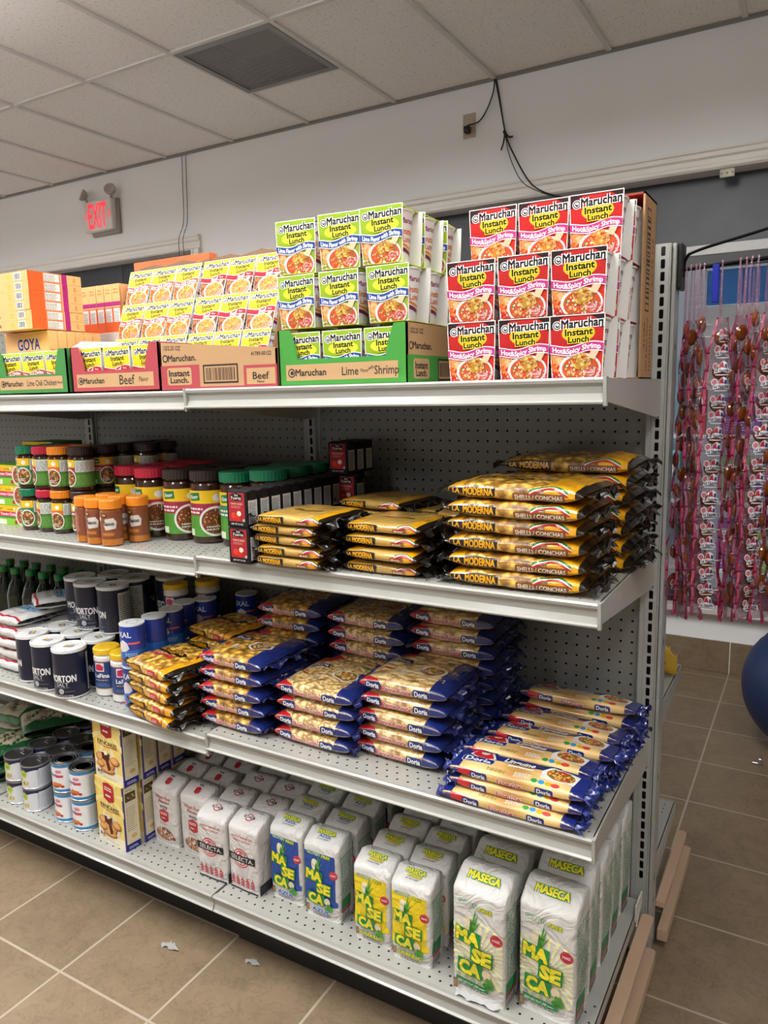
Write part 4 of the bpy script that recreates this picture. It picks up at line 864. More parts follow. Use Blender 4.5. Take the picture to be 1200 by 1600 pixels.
def moderna_art(L, D, T, kind):
    h = D+T*1.2; a = Art(0, -T*0.9, L, h); Y = 'f4ae0c'; K = '1c1610'
    lw, rw = L*0.18, L*0.30
    a.rect(0, -T*0.9, lw*0.8, 20, Y); a.rect(0, -T*0.9, 0.35, 20, K)
    if kind == 'shell':
        a.rect(L-rw*0.86, -T*0.9, rw, 20, Y); a.rect(L-0.55, -T*0.9, 0.6, 20, K)
        a.rrect(0.4, -0.42, 3.7, 0.8, 0.14, K); a.txt('LA', 1.0, -0.02, 0.46, Y, W=0.6, bold=0.03); a.txt('MODERNA', 2.75, -0.02, 0.5, Y, W=2.35, bold=0.035)
        a.band(lambda x: -0.5, lambda x: 0.04+0.05*math.sin(x), L*0.52, L*0.88, '8a4e18', 6); a.txt('SHELLS / CONCHAS', L*0.70, -0.21, 0.31, 'f4ead8', W=L*0.33, bold=0.02)
        fl = lambda x: 0.12+0.55*math.sin(max(0, min(1, (x-L*0.64)/(L*0.26)))*PI)
        a.band(lambda x: fl(x)-0.02, lambda x: fl(x)+0.18, L*0.64, L*0.9, '1e7a3a', 8); a.band(lambda x: fl(x)-0.12, lambda x: fl(x)-0.02, L*0.64, L*0.9, 'f4f0e8', 8); a.band(lambda x: fl(x)-0.26, lambda x: fl(x)-0.12, L*0.64, L*0.9, 'c8202c', 8)
        # broad face
        a.rrect(1.5, D*0.42, L*0.42, 1.0, 0.4, K, rot=0); a.txt('LA MODERNA', 1.5+L*0.21, D*0.42+0.5, 0.5, Y, W=L*0.36, bold=0.03)
        a.ell(L*0.66, D*0.6, 0.9, 0.35, '8a4a1c'); a.lines(L*0.6, D*0.55, 1.2, 0.3, 2, 'e8c880'); a.food(L*0.62, D*0.85, 0.8, 0.3, ['c89020'], 20, 0.06)
    else:
        a.rect(L-rw*0.55, -T*0.9, rw, 20, Y if kind != 'codo' else 'f0a81c'); a.rect(L-0.4, -T*0.9, 0.5, 20, K)
        a.rrect(0.25, -0.3, 2.9, 0.58, 0.1, K); a.txt('LA', 0.7, -0.01, 0.34, Y, W=0.45, bold=0.03); a.txt('MODERNA', 2.0, -0.01, 0.38, Y, W=1.85, bold=0.035)
        if kind == 'fideo':
            a.rrect(L*0.66, -0.25, L*0.16, 0.32, 0.06, 'a85a2c'); a.lines(L*0.68, -0.18, L*0.12, 0.2, 1, 'e8d8b0', 0.6)
            fl = lambda x: 0.12+0.3*math.sin(max(0, min(1, (x-L*0.72)/(L*0.24)))*PI)
            a.band(lambda x: fl(x), lambda x: fl(x)+0.12, L*0.72, L*0.96, '1e7a3a', 6); a.band(lambda x: fl(x)-0.1, lambda x: fl(x), L*0.72, L*0.96, 'f4f0e8', 6); a.band(lambda x: fl(x)-0.24, lambda x: fl(x)-0.1, L*0.72, L*0.96, 'c8202c', 6)
            a.rect(0.3, T*0.6, L*0.22, 0.5, Y); a.rrect(L*0.3, D*0.45, L*0.42, 0.55, 0.2, K); a.txt('LA MODERNA', L*0.51, D*0.45+0.27, 0.34, Y, W=L*0.37, bold=0.03)
            a.rect(L*0.45, D*0.7, L*0.3, 0.06, 'a87828'); a.food(L*0.8, D*0.45, 0.4, 0.8, ['c88a1c'], 20, 0.05)
        else:
            a.rrect(L*0.60, -0.3, L*0.17, 0.62, 0.15, 'c8242c'); a.lines(L*0.62, -0.16, L*0.12, 0.34, 2, 'f0e0d8', 0.5)
            a.rect(L-rw*0.6, -T, 0.08, 20, 'b02020'); a.rrect(L*0.12, D*0.55, L*0.6, 0.7, 0.2, K); a.txt('LA MODERNA', L*0.42, D*0.55+0.35, 0.45, Y, W=L*0.5, bold=0.03); a.rect(L*0.12, D*0.42, L*0.5, 0.5, 'c8242c'); a.lines(L*0.16, D*0.46, L*0.4, 0.35, 2, 'f0d8a0', 0.4)
            a.ell(L*0.3, D*0.25, 0.5, 0.5, 'e8b020')
    return a
BC = dict(base='c0a060', seal='17130f', seal_l='17130f')
Z2 = 40.4
def bagset(nm, n, fn): return [fn(k) for k in range(n)]
shell = bagset('s', 2, lambda k: bag('pasta_bag', 10.4, 7.2, 1.33, 'pasta_shell', moderna_art(10.4, 7.2, 1.33, 'shell'), BC, 11+k, wr=0.07, ln=0.95))
for k in range(6): place(shell[k % 2], -6.2+J(0.15)+(0.15 if k == 4 else 0), -14.8+J(0.25), Z2+0.03+1.27*k, f'yellow and black shell pasta bag, front stack, {ORD[k]} from the bottom', 'pasta bag', 'shell pasta bags at the right end', rz=J(0.03)+(-0.05 if k == 5 else 0), rx=J(0.015))
for k in range(7): place(shell[(k+1) % 2], -5.1+J(0.3), -6.6+J(0.2), Z2+0.03+1.25*k, f'yellow and black shell pasta bag, rear stack, {ORD[k]} from the bottom', 'pasta bag', 'shell pasta bags at the right end', rz=J(0.04)+(0.03 if k == 6 else 0))
fid = bagset('f', 2, lambda k: bag('pasta_bag', 6.9, 6.6, 0.95, 'pasta_fideo', moderna_art(6.9, 6.6, 0.95, 'fideo'), BC, 21+k, wr=0.06, ln=0.8))
for (x0, y0, n, nm, h) in ((-24.9, -16.6, 5, 'left front', 0.9), (-17.0, -15.0, 4, 'right front', 1.05), (-21.6, -8.6, 5, 'left rear', 0.98), (-14.6, -7.6, 4, 'right rear', 1.05), (-21.3, -2.6+0.3, 0, '', 1)):
    for k in range(n): place(fid[k % 2], x0+J(0.25)+(0.5 if k == n-1 and 'left' in nm else 0), y0+J(0.3), Z2+0.03+h*k, f'yellow thin noodle bag, {nm} stack of the middle shelf, {ORD[k]} from the bottom', 'pasta bag', 'thin noodle bags in the middle', rz=-0.06+J(0.06), rx=J(0.02))
# tomato sauce cartons
def fuerte():
    root = thing('sauce_carton'); w, d, h = 2.25, 1.42, 3.05; mb = MB(); mb.box(-w/2, -d/2, 0, w/2, d/2, h, '141214', 'card', 0.04)
    a = Art(0, 0, w, h); a.rect(0.22, 0.5, w-0.5, h-0.62, 'c03a40'); a.rect(0.28, 0.56, w-0.62, h-0.74, 'b02630'); a.poly([(0.4, 2.4), (0.45, 2.75), (w/2-0.05, 2.95), (w-0.55, 2.75), (w-0.5, 2.35), (w/2, 2.22)], '141214')
    a.txt('Del', w/2-0.03, 2.73, 0.16, 'f0e8d8', W=0.35); a.txt('Fuerte', w/2-0.03, 2.5, 0.26, 'f0e8d8', W=1.1, bold=0.01); a.txt('TOMATO SAUCE', w/2-0.03, 2.0, 0.15, 'e8c8b8', W=1.3); a.lines(0.5, 1.65, 1.1, 0.24, 2, 'd8a090', 0.4)
    a.ell(0.75, 0.98, 0.3, 0.28, 'e2402c'); a.ell(1.15, 0.82, 0.32, 0.28, 'd8301c'); a.ell(1.35, 1.18, 0.24, 0.22, 'efe6d0'); a.ell(0.7, 1.2, 0.08, 0.05, '3f8a2c'); a.ell(w-0.42, 0.62, 0.13, 0.13, 'b8b8c0'); a.txt('NET WT 7.4 OZ', w/2-0.05, 0.27, 0.13, 'e8e4e0', W=1.3)
    mb.art(a, front(w, d), 'card')
    a = Art(0, 0, d, h); a.rect(0.15, 0.3, d-0.3, h*0.66, 'e4e2e0'); a.lines(0.26, 0.42, d-0.52, h*0.57, 13, '4a4848', 0.45); a.rect(0.5, h-0.55, 0.5, 0.3, '3a3638')
    mb.art(a, right(w, d), 'card'); mb.build('printed_carton', root)
    mb = MB(); mb.prism([(-d/2+0.1, h), (d/2-0.1, h), (0.05, h+0.12)], -w/2+0.05, w/2-0.05, 'x', '2a2628', 'card'); mb.box(w/2-0.02, -0.35, h-0.75, w/2+0.05, 0.35, h-0.02, '1e1b1d', 'card'); mb.build('folded_top', root)
    return root
fz = fuerte()
for lv in range(2):
    for k in range(12): place(fz, -30.0+0.05*k+J(0.05), -18.9+1.5*k, Z2+lv*3.12, f'black and red tomato sauce carton, {("lower", "upper")[lv]} level, {ORD[k]} from the front', 'sauce carton', 'tomato sauce cartons in the middle', rz=J(0.02))
for k in range(3): place(fz, -28.55+0.1*k, -5.6+1.48*k, Z2+6.3, f'black sauce carton on the third level at the back, {ORD[k]} from front', 'sauce carton', 'tomato sauce cartons in the middle')
for lv in range(2): place(fz, -27.65, -5.6, Z2+3.12*lv, f'tomato sauce carton beside the rear of the row, {("lower", "upper")[lv]} one', 'sauce carton', 'tomato sauce cartons in the middle')
# bouillon jars
def jar(r, h, cap, style, big):
    root = thing('bouillon_jar'); mb = MB(); ch = 0.62*r if not big else 0.95; ch = max(ch, 0.75); hb = h-ch
    mb.rev([(0, 0.02), (r*0.86, 0.02), (r*0.97, 0.18), (r, 0.45), (r, hb-0.45), (r*0.97, hb-0.28), (r*0.86, hb-0.14), (r*0.84, hb+0.05)], 32, '3a1c10', 'glass_dark'); mb.build('jar_body', root)
    mb = MB(); z0, z1 = 0.5 if not big else 0.75, hb-(0.5 if not big else 0.95); lab = z1-z0; W = 2*PI*r; a = Art(-W/2, 0, W/2, lab)
    a.rect(-W/2, 0, W, lab, '47802c'); c2 = {'red': 'c8283c', 'brown': 'a82c4c', 'green': '2e8a5a', 'orange': 'e8702c'}[style]
    fw = W*(0.235 if big else 0.16)
    a.rect(-fw, lab*0.72, 2*fw, lab*0.28, 'f6c81c'); a.rect(-fw, lab*0.46, 2*fw, lab*0.26, c2); a.rect(-fw, 0, 2*fw, lab*0.46, '549a34'); a.rect(-fw, 0.08, fw*0.55, lab*0.14, 'e8ecd8')
    a.rrect(-fw*0.62, lab*0.78, fw*0.5, lab*0.17, 0.08, '1c7a44', rot=0.08); a.txt('Knorr', -fw*0.37, lab*0.865, lab*0.08, 'ffffff', W=fw*0.38, rot=0.08)
    a.lines(-fw*0.85, lab*0.5, fw*0.9, lab*0.16, 2, 'f4e4dc', 0.55); a.ell(fw*0.55, lab*0.84, fw*0.2, lab*0.08, 'f4efe4')
    a.ell(fw*0.45, lab*0.33, fw*0.62, lab*0.33, 'ece8e0', 24); a.ell(fw*0.45, lab*0.33, fw*0.54, lab*0.28, '7a3a1c', 22); a.food(fw*0.45, lab*0.33, fw*0.48, lab*0.25, ['b8602c', '8a4a1c', 'd89048', '4a7a2c', 'e8c088'], 70, 0.11)
    a.lines(fw*0.1, lab*0.14, fw*0.6, lab*0.12, 2, 'e8e4dc', 0.5)
    # back panels: white nutrition block above a green field
    for u0 in (fw+0.05, -W/2): a.rect(u0, lab*0.55, W/2-fw-0.05, lab*0.42, 'dfe2dc'); a.lines(u0+0.08, lab*0.58, W/2-fw-0.25, lab*0.36, 8, '6a6c6a', 0.4); a.lines(u0+0.08, lab*0.08, W/2-fw-0.3, lab*0.38, 8, '8cbc5c', 0.3)
    mb.art(a, cyl(r+0.01, z0), 'label', gu=2*PI*(r+0.01)/32, eps=0.006); mb.build('label', root)
    mb = MB(); N = 64; cr = r*1.0; cc = {'red': 'c4203c', 'brown': '32221e', 'green': '0f7a52', 'orange': 'f08a1c'}[cap]
    vs = []
    for z in (hb+0.0, h-0.1):
        for k in range(N): q = cr-(0.03 if k % 2 else 0); vs.append((q*math.sin(2*PI*k/N), -q*math.cos(2*PI*k/N), z))
    mb.add(vs, [(k, (k+1) % N, N+(k+1) % N, N+k) for k in range(N)], cc, 'plastic'); mb.rev([(cr, hb), (cr*0.86, hb)], 32, cc); mb.rev([(cr, h-0.1), (cr-0.08, h), (0, h)], 32, cc); mb.build('screw_cap', root)
    return root
bj = {(c): jar(1.78, 7.2, c, c, True) for c in ('red', 'brown', 'green')}
XJ = [(-52.2, 'red'), (-48.2, 'red'), (-44.2, 'brown'), (-40.4, 'brown'), (-36.6, 'green'), (-32.8, 'green')]
for i, (x, c) in enumerate(XJ):
    for k in range(3):
        if i == 5 and k == 0: pass
        place(bj[c], x+J(0.08)+0.5*k*0, -12.0+3.75*k+(0.1 if i else 1.0), Z2-0.3*(x < -36), f'large bouillon jar with {c} cap, {ORD[i]} from the left, {RK[k]} rank', 'bouillon jar', 'large bouillon jars', rz=J(0.25)+0.35)
sj = {(c): jar(1.3, 4.68, c, c, False) for c in ('red', 'brown', 'green', 'orange')}
Z2L = Z2-0.3
SJ = [(-64.3, -14.8, 'green', 0.05), (-61.45, -14.8, 'red', 0.9), (-58.9, -14.8, 'orange', 0.2), (-56.1, -14.4, 'brown', 0.6), (-56.2, -11.4, 'brown', -0.7), (-56.3, -8.6, 'brown', 1.2), (-56.4, -5.8, 'brown', 1.6), (-56.4, -3.1, 'brown', 0.4), (-53.4, -7.8, 'brown', 0.8), (-53.4, -4.9, 'brown', 0.2), (-59.0, -11.8, 'orange', 0.4), (-61.6, -11.9, 'red', 0.4), (-64.3, -11.9, 'green', 0.4)]
for i, (x, y, c, rz) in enumerate(SJ):
    for lv in range(2):
        if i in (8, 9) and lv == 0: pass
        col_n = f'column {ORD[i]} of the cluster' if i > 3 else ('leftmost front column', 'second front column from left', 'third front column from left', 'fourth front column from left')[i]
        if i > 3: col_n = ('right behind the front brown one', 'third back in the brown row', 'fourth back in the brown row', 'fifth back in the brown row', 'beside the rear big jars, nearer', 'beside the rear big jars, farther', 'behind the orange capped front jars', 'behind the red capped front jars', 'behind the green capped front jars')[i-4]
        place(sj[c], x+J(0.04), y, Z2L+lv*4.7, f'small bouillon jar, {c} cap, {("lower", "upper")[lv]} level, {col_n}', 'bouillon jar', 'small bouillon jars on the left', rz=-rz)
# spice shakers
def spice():
    root = thing('spice_shaker'); r, h = 1.05, 4.65; mb = MB()
    mb.rev([(0, 0.02), (r*0.9, 0.02), (r, 0.15, 'c8782c', 'glass_dark'), (r, 0.75, '8a5a3c', 'glass_dark'), (r, 3.3), (r*0.94, 3.65), (r*0.85, 3.75)], 28, '9a5a34', 'glass_dark'); mb.build('shaker_body', root)
    mb = MB(); W = 2*PI*r; a = Art(-W/2, 0, W/2, 2.6); a.rect(-W*0.36, 0, W*0.72, 2.6, '8a4c30'); a.poly([(0.3, 0.8), (0.1, 1.3), (0.3, 1.9), (1.1, 2.0), (1.4, 1.6), (1.3, 0.95)], 'd8d0c4'); a.ell(0.2, 2.25, 0.35, 0.22, '2c2a24'); a.ell(0.2, 2.28, 0.22, 0.12, 'c8a03c'); a.txt('Sason', 0.65, 1.45, 0.36, '1a1614', W=1.0, bold=0.03); a.lines(-W*0.33, 0.4, 0.8, 1.9, 10, 'd89a8c', 0.4); a.rrect(-0.1, 0.25, 1.2, 0.3, 0.08, 'c07a2c'); a.ell(-0.4, 1.9, 0.2, 0.2, 'e8e4dc')
    mb.art(a, cyl(r+0.01, 0.85), 'label', gu=2*PI*(r+0.01)/28); mb.build('label', root)
    mb = MB(); mb.rev([(r*0.9, 3.7), (r*1.03, 3.72), (r*1.03, h-0.15), (r*0.97, h), (0, h)], 28, 'f08c1e'); mb.build('cap', root); return root
spk = spice()
for i, (x, y, nm, rz) in enumerate([(-52.3, -17.2, 'leftmost in the front row', -0.9), (-50.2, -17.6, 'second in the front row', 0.9), (-48.1, -17.6, 'third in the front row', 0.6), (-47.2, -15.0, 'rightmost, by the big red capped jar', 0.8), (-49.7, -15.2, 'behind the front row, right', 0.2), (-51.9, -14.9, 'behind the front row, left', 0.2)]):
    place(spk, x, y, Z2L, f'orange capped seasoning shaker, {nm}', 'spice shaker', 'orange capped seasoning shakers', rz=-rz+0.2+0.4)
# long bouillon boxes at the left edge
def kbox():
    root = thing('bouillon_box'); w, d, h = 5.6, 4.2, 2.33; mb = MB(); mb.box(-w/2, -d/2, 0, w/2, d/2, h, '4aa03c', 'card', 0.03); a = Art(0, 0, w, h)
    a.rect(0, h*0.7, w, h*0.3, 'f6c81c'); a.rect(0, h*0.44, w*0.78, h*0.26, 'd83a5c'); a.rect(0, h*0.36, w*0.78, h*0.07, '2e9a4c'); a.rect(0, 0, w, h*0.36, '8ccc3c'); a.txt('Knorr', 1.0, h*0.84, 0.3, '1c6a34', W=1.0); a.lines(2.4, h*0.78, 1.4, 0.2, 1, '5a7a2c'); a.txt('Tomato Chicken', 2.6, h*0.57, 0.3, 'ffffff', W=3.2)
    a.rect(0.4, 0.1, 1.6, 0.55, 'eef2e0'); a.ell(w*0.88, h*0.5, 1.1, 1.15, 'ece6dc', 24); a.ell(w*0.9, h*0.5, 0.95, 1.0, 'a85030', 22); a.food(w*0.88, h*0.52, 0.75, 0.8, ['c8603c', 'e8a078', '8a3a24', 'd8c088'], 60, 0.11); a.ell(w*0.68, 0.42, 0.24, 0.24, 'c82c3c'); a.lines(w*0.82, 0.15, 0.9, 0.3, 2, 'f4f0e8', 0.5); a.ell(w*0.66, h*0.85, 0.16, 0.18, 'f4f0e8')
    mb.art(a, front(w, d), 'card'); mb.build('printed_box', root); return root
kb = kbox()
for k in range(3): place(kb, -69.0, -12.5, Z2L+2.36*k, f'yellow red and green bouillon box at the left edge, {("bottom", "middle", "top")[k]} of three', 'bouillon box', 'bouillon boxes at the left edge', rz=J(0.02))
for k in range(4): place(kb, -69.1, -8.1, Z2L+2.36*k, f'bouillon box in the second rank at the left edge, {("bottom", "second", "third", "top")[k]} of four', 'bouillon box', 'bouillon boxes at the left edge')
# ------------------------------------------------------------------ third shelf
Z3 = 23.5; Z3L = 22.95
DC = dict(base='c8a870', seal='1b2560', seal_l='1b2560')
def doria_art(L, D, T, word):
    a = Art(0, -T*0.95, L, D+T); N = '1a2c74'; R = 'c8202e'
    a.poly([(0, -2), (2.5, -2), (2.3, -0.1), (1.7, T*0.45), (0.6, T*0.75), (0, T*0.7)], R)
    a.rect(L-1.55, -2, 2, 30, N); a.rect(0, T*0.8, 0.5, 30, N)
    a.rrect(0.55, -0.38, 1.55, 0.74, 0.2, N, rot=0.03); a.txt('Doria', 1.32, -0.01, 0.44, 'f4f4f4', W=1.25, bold=0.035)
    a.txt(word, L*0.445, -0.1, 0.42, 'c8203a', W=min(L*0.38, 0.225*len(word)), bold=0.03, out='f8f0e8', ow=0.028)
    a.rrect(L-3.05, -0.42, 1.5, 0.72, 0.2, N, rot=0.03); a.txt('Doria', L-2.3, -0.06, 0.42, 'f4f4f4', W=1.2, bold=0.035)
    # broad face
    a.rrect(0.9, D*0.62, 1.9, 0.8, 0.25, N, rot=0.1); a.txt('Doria', 1.85, D*0.62+0.4, 0.46, 'f4f4f4', W=1.5, bold=0.03, rot=0.1); a.poly([(0.6, D*0.82), (2.6, D*0.88), (2.2, D*0.98), (0.8, D*0.95)], R)
    a.ell(L*0.66, D*0.50, 1.35, 0.95, 'f2f0ea', 26); a.ell(L*0.66, D*0.50, 1.12, 0.76, 'b8651c', 24); a.food(L*0.66, D*0.50, 1.0, 0.66, ['e8a03c', 'd8501c', 'f0c86c', '5a8a2c', 'f0dca0'], 90, 0.14)
    a.ell(L*0.74, D*0.82, 0.45, 0.26, '2e7a34'); a.lines(L*0.7, D*0.79, 0.7, 0.2, 2, 'c8e0b0', 0.4)
    a.ell(1.5, D*0.40, 0.3, 0.2, 'd83a24'); a.ell(1.1, D*0.43, 0.2, 0.14, 'd86a3c'); a.lines(L*0.32, D*0.30, 1.2, 0.7, 4, 'ecebe4', 0.5); a.lines(0.6, T*0.8+0.15, 1.3, 0.45, 3, '6a7a6a', 0.5)
    return a
def dbag(word, mat, L, D, T, sd): return [bag('pasta_bag', L, D, T, mat, doria_art(L, D, T, word), DC, sd+k, wr=0.06, ln=0.75) for k in range(2)]
dsh = dbag('Shells / Conchas', 'pasta_shell', 7.6, 7.4, 1.55, 31); del_ = dbag('Elbows / Coditos', 'pasta_elbow', 8.2, 7.6, 1.5, 41); dpe = dbag('Penne Rigate', 'pasta_penne', 8.2, 7.4, 1.5, 51)
def stack(protos, x, y, z, n, pitch, lab, cat, grp, rz=0, jx=0.15, jr=0.03, rx=0.0, drift=0):
    for k in range(n): place(protos[k % len(protos)], x+J(jx)+drift*k, y+J(jx), z+0.03+pitch*k, f'{lab}, {ORD[k]} from the bottom', cat, grp, rz=rz+J(jr), rx=rx+J(0.015))
stack(dsh, -34.0, -14.0, Z3, 5, 1.5, 'small shells bag with navy end, front stack', 'pasta bag', 'small shell pasta bags', rz=-0.02, drift=0.1)
stack(dsh, -33.2, -6.0, Z3, 7, 1.47, 'small shells bag with navy end, rear stack', 'pasta bag', 'small shell pasta bags', rz=0.02)
stack(del_, -25.1, -13.2, Z3, 4, 1.46, 'elbow macaroni bag with navy end, front stack', 'pasta bag', 'elbow pasta bags', rz=-0.03, drift=0.12)
stack(del_, -23.9, -6.0, Z3, 7, 1.5, 'elbow macaroni bag with navy end, rear stack', 'pasta bag', 'elbow pasta bags', rz=0.0)
stack(dpe, -17.0, -12.2, Z3, 5, 1.46, 'penne bag with navy end, front stack', 'pasta bag', 'penne pasta bags', rz=-0.02, drift=0.12)
stack(dpe, -15.7, -4.9, Z3, 8, 1.42, 'penne bag with navy end, rear stack', 'pasta bag', 'penne pasta bags', rz=0.02)
def linguine(sd):
    L, D, T = 10.2, 2.95, 1.0; a = Art(0, -T, L, D+T); N = '1b2c7c'; R = 'c8202e'
    a.rect(0, -2, 0.75, 30, N); a.rect(L-0.95, -2, 2, 30, N); a.rect(0, D*0.72, L, 9, N)
    # side band
    a.poly([(0.7, -2), (3.1, -2), (2.6, 0.15), (0.7, 0.45)], R); a.rrect(1.7, -0.36, 1.35, 0.56, 0.16, N); a.txt('Doria', 2.37, -0.08, 0.32, 'f4f4f4', W=1.05, bold=0.03); a.txt('Linguine', 4.8, -0.15, 0.4, 'c8203a', W=1.9, bold=0.03, out='f8f0e8', ow=0.04)
    a.rrect(6.75, -0.38, 1.35, 0.56, 0.16, N); a.txt('Doria', 7.42, -0.1, 0.32, 'f4f4f4', W=1.05, bold=0.03)
    a.lines(2.9, T*0.62, 1.7, 0.42, 3, '7a6a4a', 0.5); a.lines(5.0, T*0.6, 1.4, 0.6, 4, 'f0ece4', 0.55)
    for k, c in enumerate(('2fa04c', '2f9ad8', 'e8b020', 'e0483c')): a.ell(6.6+0.52*k, T*0.66, 0.24 if k < 3 else 0.33, 0.22, c, 12)
    # logo with red crest and name on the broad face
    a.poly([(0.9, D*0.82), (1.3, D*1.12), (2.0, D*1.16), (2.6, D*1.08), (3.1, D*0.75), (2.0, D*0.62)], 'f0e8e0'); a.poly([(1.05, D*0.82), (1.4, D*1.06), (2.0, D*1.1), (2.5, D*1.02), (2.9, D*0.76), (2.0, D*0.66)], R)
    a.ell(2.0, D*0.96, 0.36, 0.24, 'e8c8a8'); a.rrect(0.55, D*0.42, 2.6, 0.85, 0.25, 'f4f0ea', rot=-0.03); a.rrect(0.6, D*0.44, 2.5, 0.75, 0.22, N, rot=-0.03); a.txt('Doria', 1.87, D*0.44+0.38, 0.5, 'f6f6f6', W=2.1, bold=0.035, rot=-0.03)
    a.txt('Linguine', 5.0, D*0.82, 0.52, 'f6f4ee', W=2.4, bold=0.03, shear=0.25, out='1c2444', ow=0.05); a.band(lambda x: D*0.60, lambda x: D*0.63, 4.2, 6.2, 'f6f4ee', 3)
    a.poly([(6.9, D*0.36), (9.3, D*0.40), (9.5, D*0.9), (7.4, D*1.0), (6.8, D*0.7)], 'f2f0ea'); a.ell(8.2, D*0.68, 1.05, 0.72, 'c8742c', 22); a.food(8.2, D*0.68, 0.95, 0.62, ['e8b050', 'd84820', 'c83018', '5a8a2c', 'f0cc78'], 90, 0.13)
    a.ell(6.75, D*1.0, 0.42, 0.24, '2e8a34'); a.lines(6.45, D*0.96, 0.6, 0.2, 2, 'd0e8c0', 0.4); a.lines(6.3, D*0.8, 0.6, 0.15, 1, '7a4a2c', 0.8)
    return bag('linguine_pack', L, D, T, 'pasta_long', a, dict(base='d0a860', seal='1b2c7c', seal_l='1b2c7c'), sd, wr=0.025, ln=0.75, endmin=0.35)
lg = [linguine(61), linguine(62)]
LN = ['front', 'second', 'third', 'fourth', 'rear']
for k, (yc, x, n, pt) in enumerate([(-17.1, -6.1, 3, 0.98), (-13.9, -6.0, 3, 1.0), (-10.7, -5.5, 3, 1.02), (-7.4, -5.4, 3, 1.04), (-3.7, -5.2, 4, 1.0)]):
    for j in range(n): place(lg[(j+k) % 2], x+J(0.2)-(0.25 if j == 0 else 0), yc+J(0.12)-(0.45 if j == 0 and k == 0 else 0), Z3+0.03+pt*j, f'linguine pasta pack in navy wrapper, {LN[k]} row, {ORD[j]} from the bottom', 'pasta pack', 'linguine packs at the right end', rz=-0.02+J(0.03), rx=J(0.03)+(-0.1 if j == n-1 and k > 0 else 0))
cod = bagset('c', 2, lambda k: bag('pasta_bag', 7.4, 6.6, 1.3, 'pasta_shell', moderna_art(7.4, 6.6, 1.3, 'codo'), BC, 71+k, wr=0.08, ln=0.7))
stack(cod, -42.4, -16.0, Z3L, 5, 1.22, 'yellow red and black elbow pasta bag, front stack', 'pasta bag', 'yellow elbow pasta bags', rz=-0.18, jr=0.06)
stack(cod, -41.5, -8.2, Z3L, 6, 1.25, 'yellow red and black elbow pasta bag, rear stack', 'pasta bag', 'yellow elbow pasta bags', rz=-0.1, jr=0.06)
# salt canisters
def salt():
    root = thing('salt_canister'); r, h = 1.76, 5.4; mb = MB(); W = 2*PI*r
    mb.rev([(0, 0.02), (r, 0.02, 'e8e8e6', 'metal'), (r+0.03, 0.1, 'e8e8e6', 'label'), (r+0.03, 0.22, '141a34', 'label'), (r, 0.24, '141a34', 'label'), (r, h-0.38, 'eeeeec', 'label'), (r+0.05, h-0.36, 'eeeeec', 'label'), (r+0.05, h-0.06, 'eeeeec', 'label'), (r-0.02, h, 'eeeeec', 'label'), (r-0.12, h-0.02, 'eeeeec', 'label'), (r-0.16, h-0.1, 'f2f2f0', 'label'), (0, h-0.1)], 40, 'f0f0ee', 'label')
    a = Art(-W/2, 0.25, W/2, h-0.4); a.txt('MORTON', 0, 2.25, 0.72, 'f2f2f0', W=3.0, bold=0.03); a.txt('SALT', 0, 1.6, 0.42, 'dcdce0', W=1.35, bold=0.0)
    a.lines(-1.3, 1.25, 2.6, 0.1, 1, '9a9ca8', 0.5); a.rect(0.25, 0.82, 1.0, 0.03, 'a8a8b0'); a.ell(-0.15, 0.85, 0.3, 0.3, 'c8c8cc', 16); a.lines(-0.35, 0.7, 0.4, 0.3, 2, '7a7a80', 0.4); a.txt('NET WT 26 OZ (737g)', 0, 0.36, 0.14, 'e0e0e4', W=2.2)
    a.rect(W*0.27, 0.45, W*0.2, h-1.2, 'dcdcd8'); a.lines(W*0.28, 1.2, W*0.18, h-2.1, 14, '3a3c48', 0.35); a.bars(W*0.29, 0.5, W*0.15, 0.55)
    a.lines(-W*0.45, 0.6, W*0.18, h-1.6, 12, '8a8ca0', 0.2)
    mb.art(a, cyl(r, 0), 'label', gu=W/40); mb.build('canister_body', root)
    mb = MB(); a = Art(-1, -1, 1, 1); a.rrect(-0.55, -0.3, 1.1, 0.7, 0.06, '3a3c54'); a.rect(-0.48, -0.1, 0.6, 0.42, 'e8c84c'); a.rect(0.14, -0.22, 0.32, 0.5, 'b8b4d8'); a.rrect(-0.2, 0.55, 0.9, 0.28, 0.06, 'd8d8d6'); a.lines(-0.4, -0.24, 0.9, 0.1, 1, 'dcdce0')
    mb.art(a, lambda u, v, o: (u, v, h-0.1+o), 'label'); mb.build('lid_label', root); return root
sl = salt(); G = 'navy salt canisters'
for (x, y, nm, rz) in [(-64.6, -16.3, 'left of the front three', 0.75), (-60.6, -17.2, 'middle of the front three', -0.1), (-56.6, -17.5, 'right of the front three', -0.35), (-63.9, -12.9, 'behind the left front one', 0.5), (-60.2, -13.6, 'behind the middle front one', 0.3), (-56.3, -13.9, 'behind the right front one', 0.4), (-60.6, -10.0, 'supporting the upper left pair', 0.2), (-56.9, -10.2, 'supporting the upper right pair', 0), (-63.9, -9.3, 'in the third rank at the left', 0), (-60.8, -6.4, 'in the fourth rank at the left', 0), (-57.1, -6.6, 'in the fourth rank at the right', 0)]:
    place(sl, x, y, Z3L, f'navy salt canister on the shelf, {nm}', 'salt canister', G, rz=-rz)
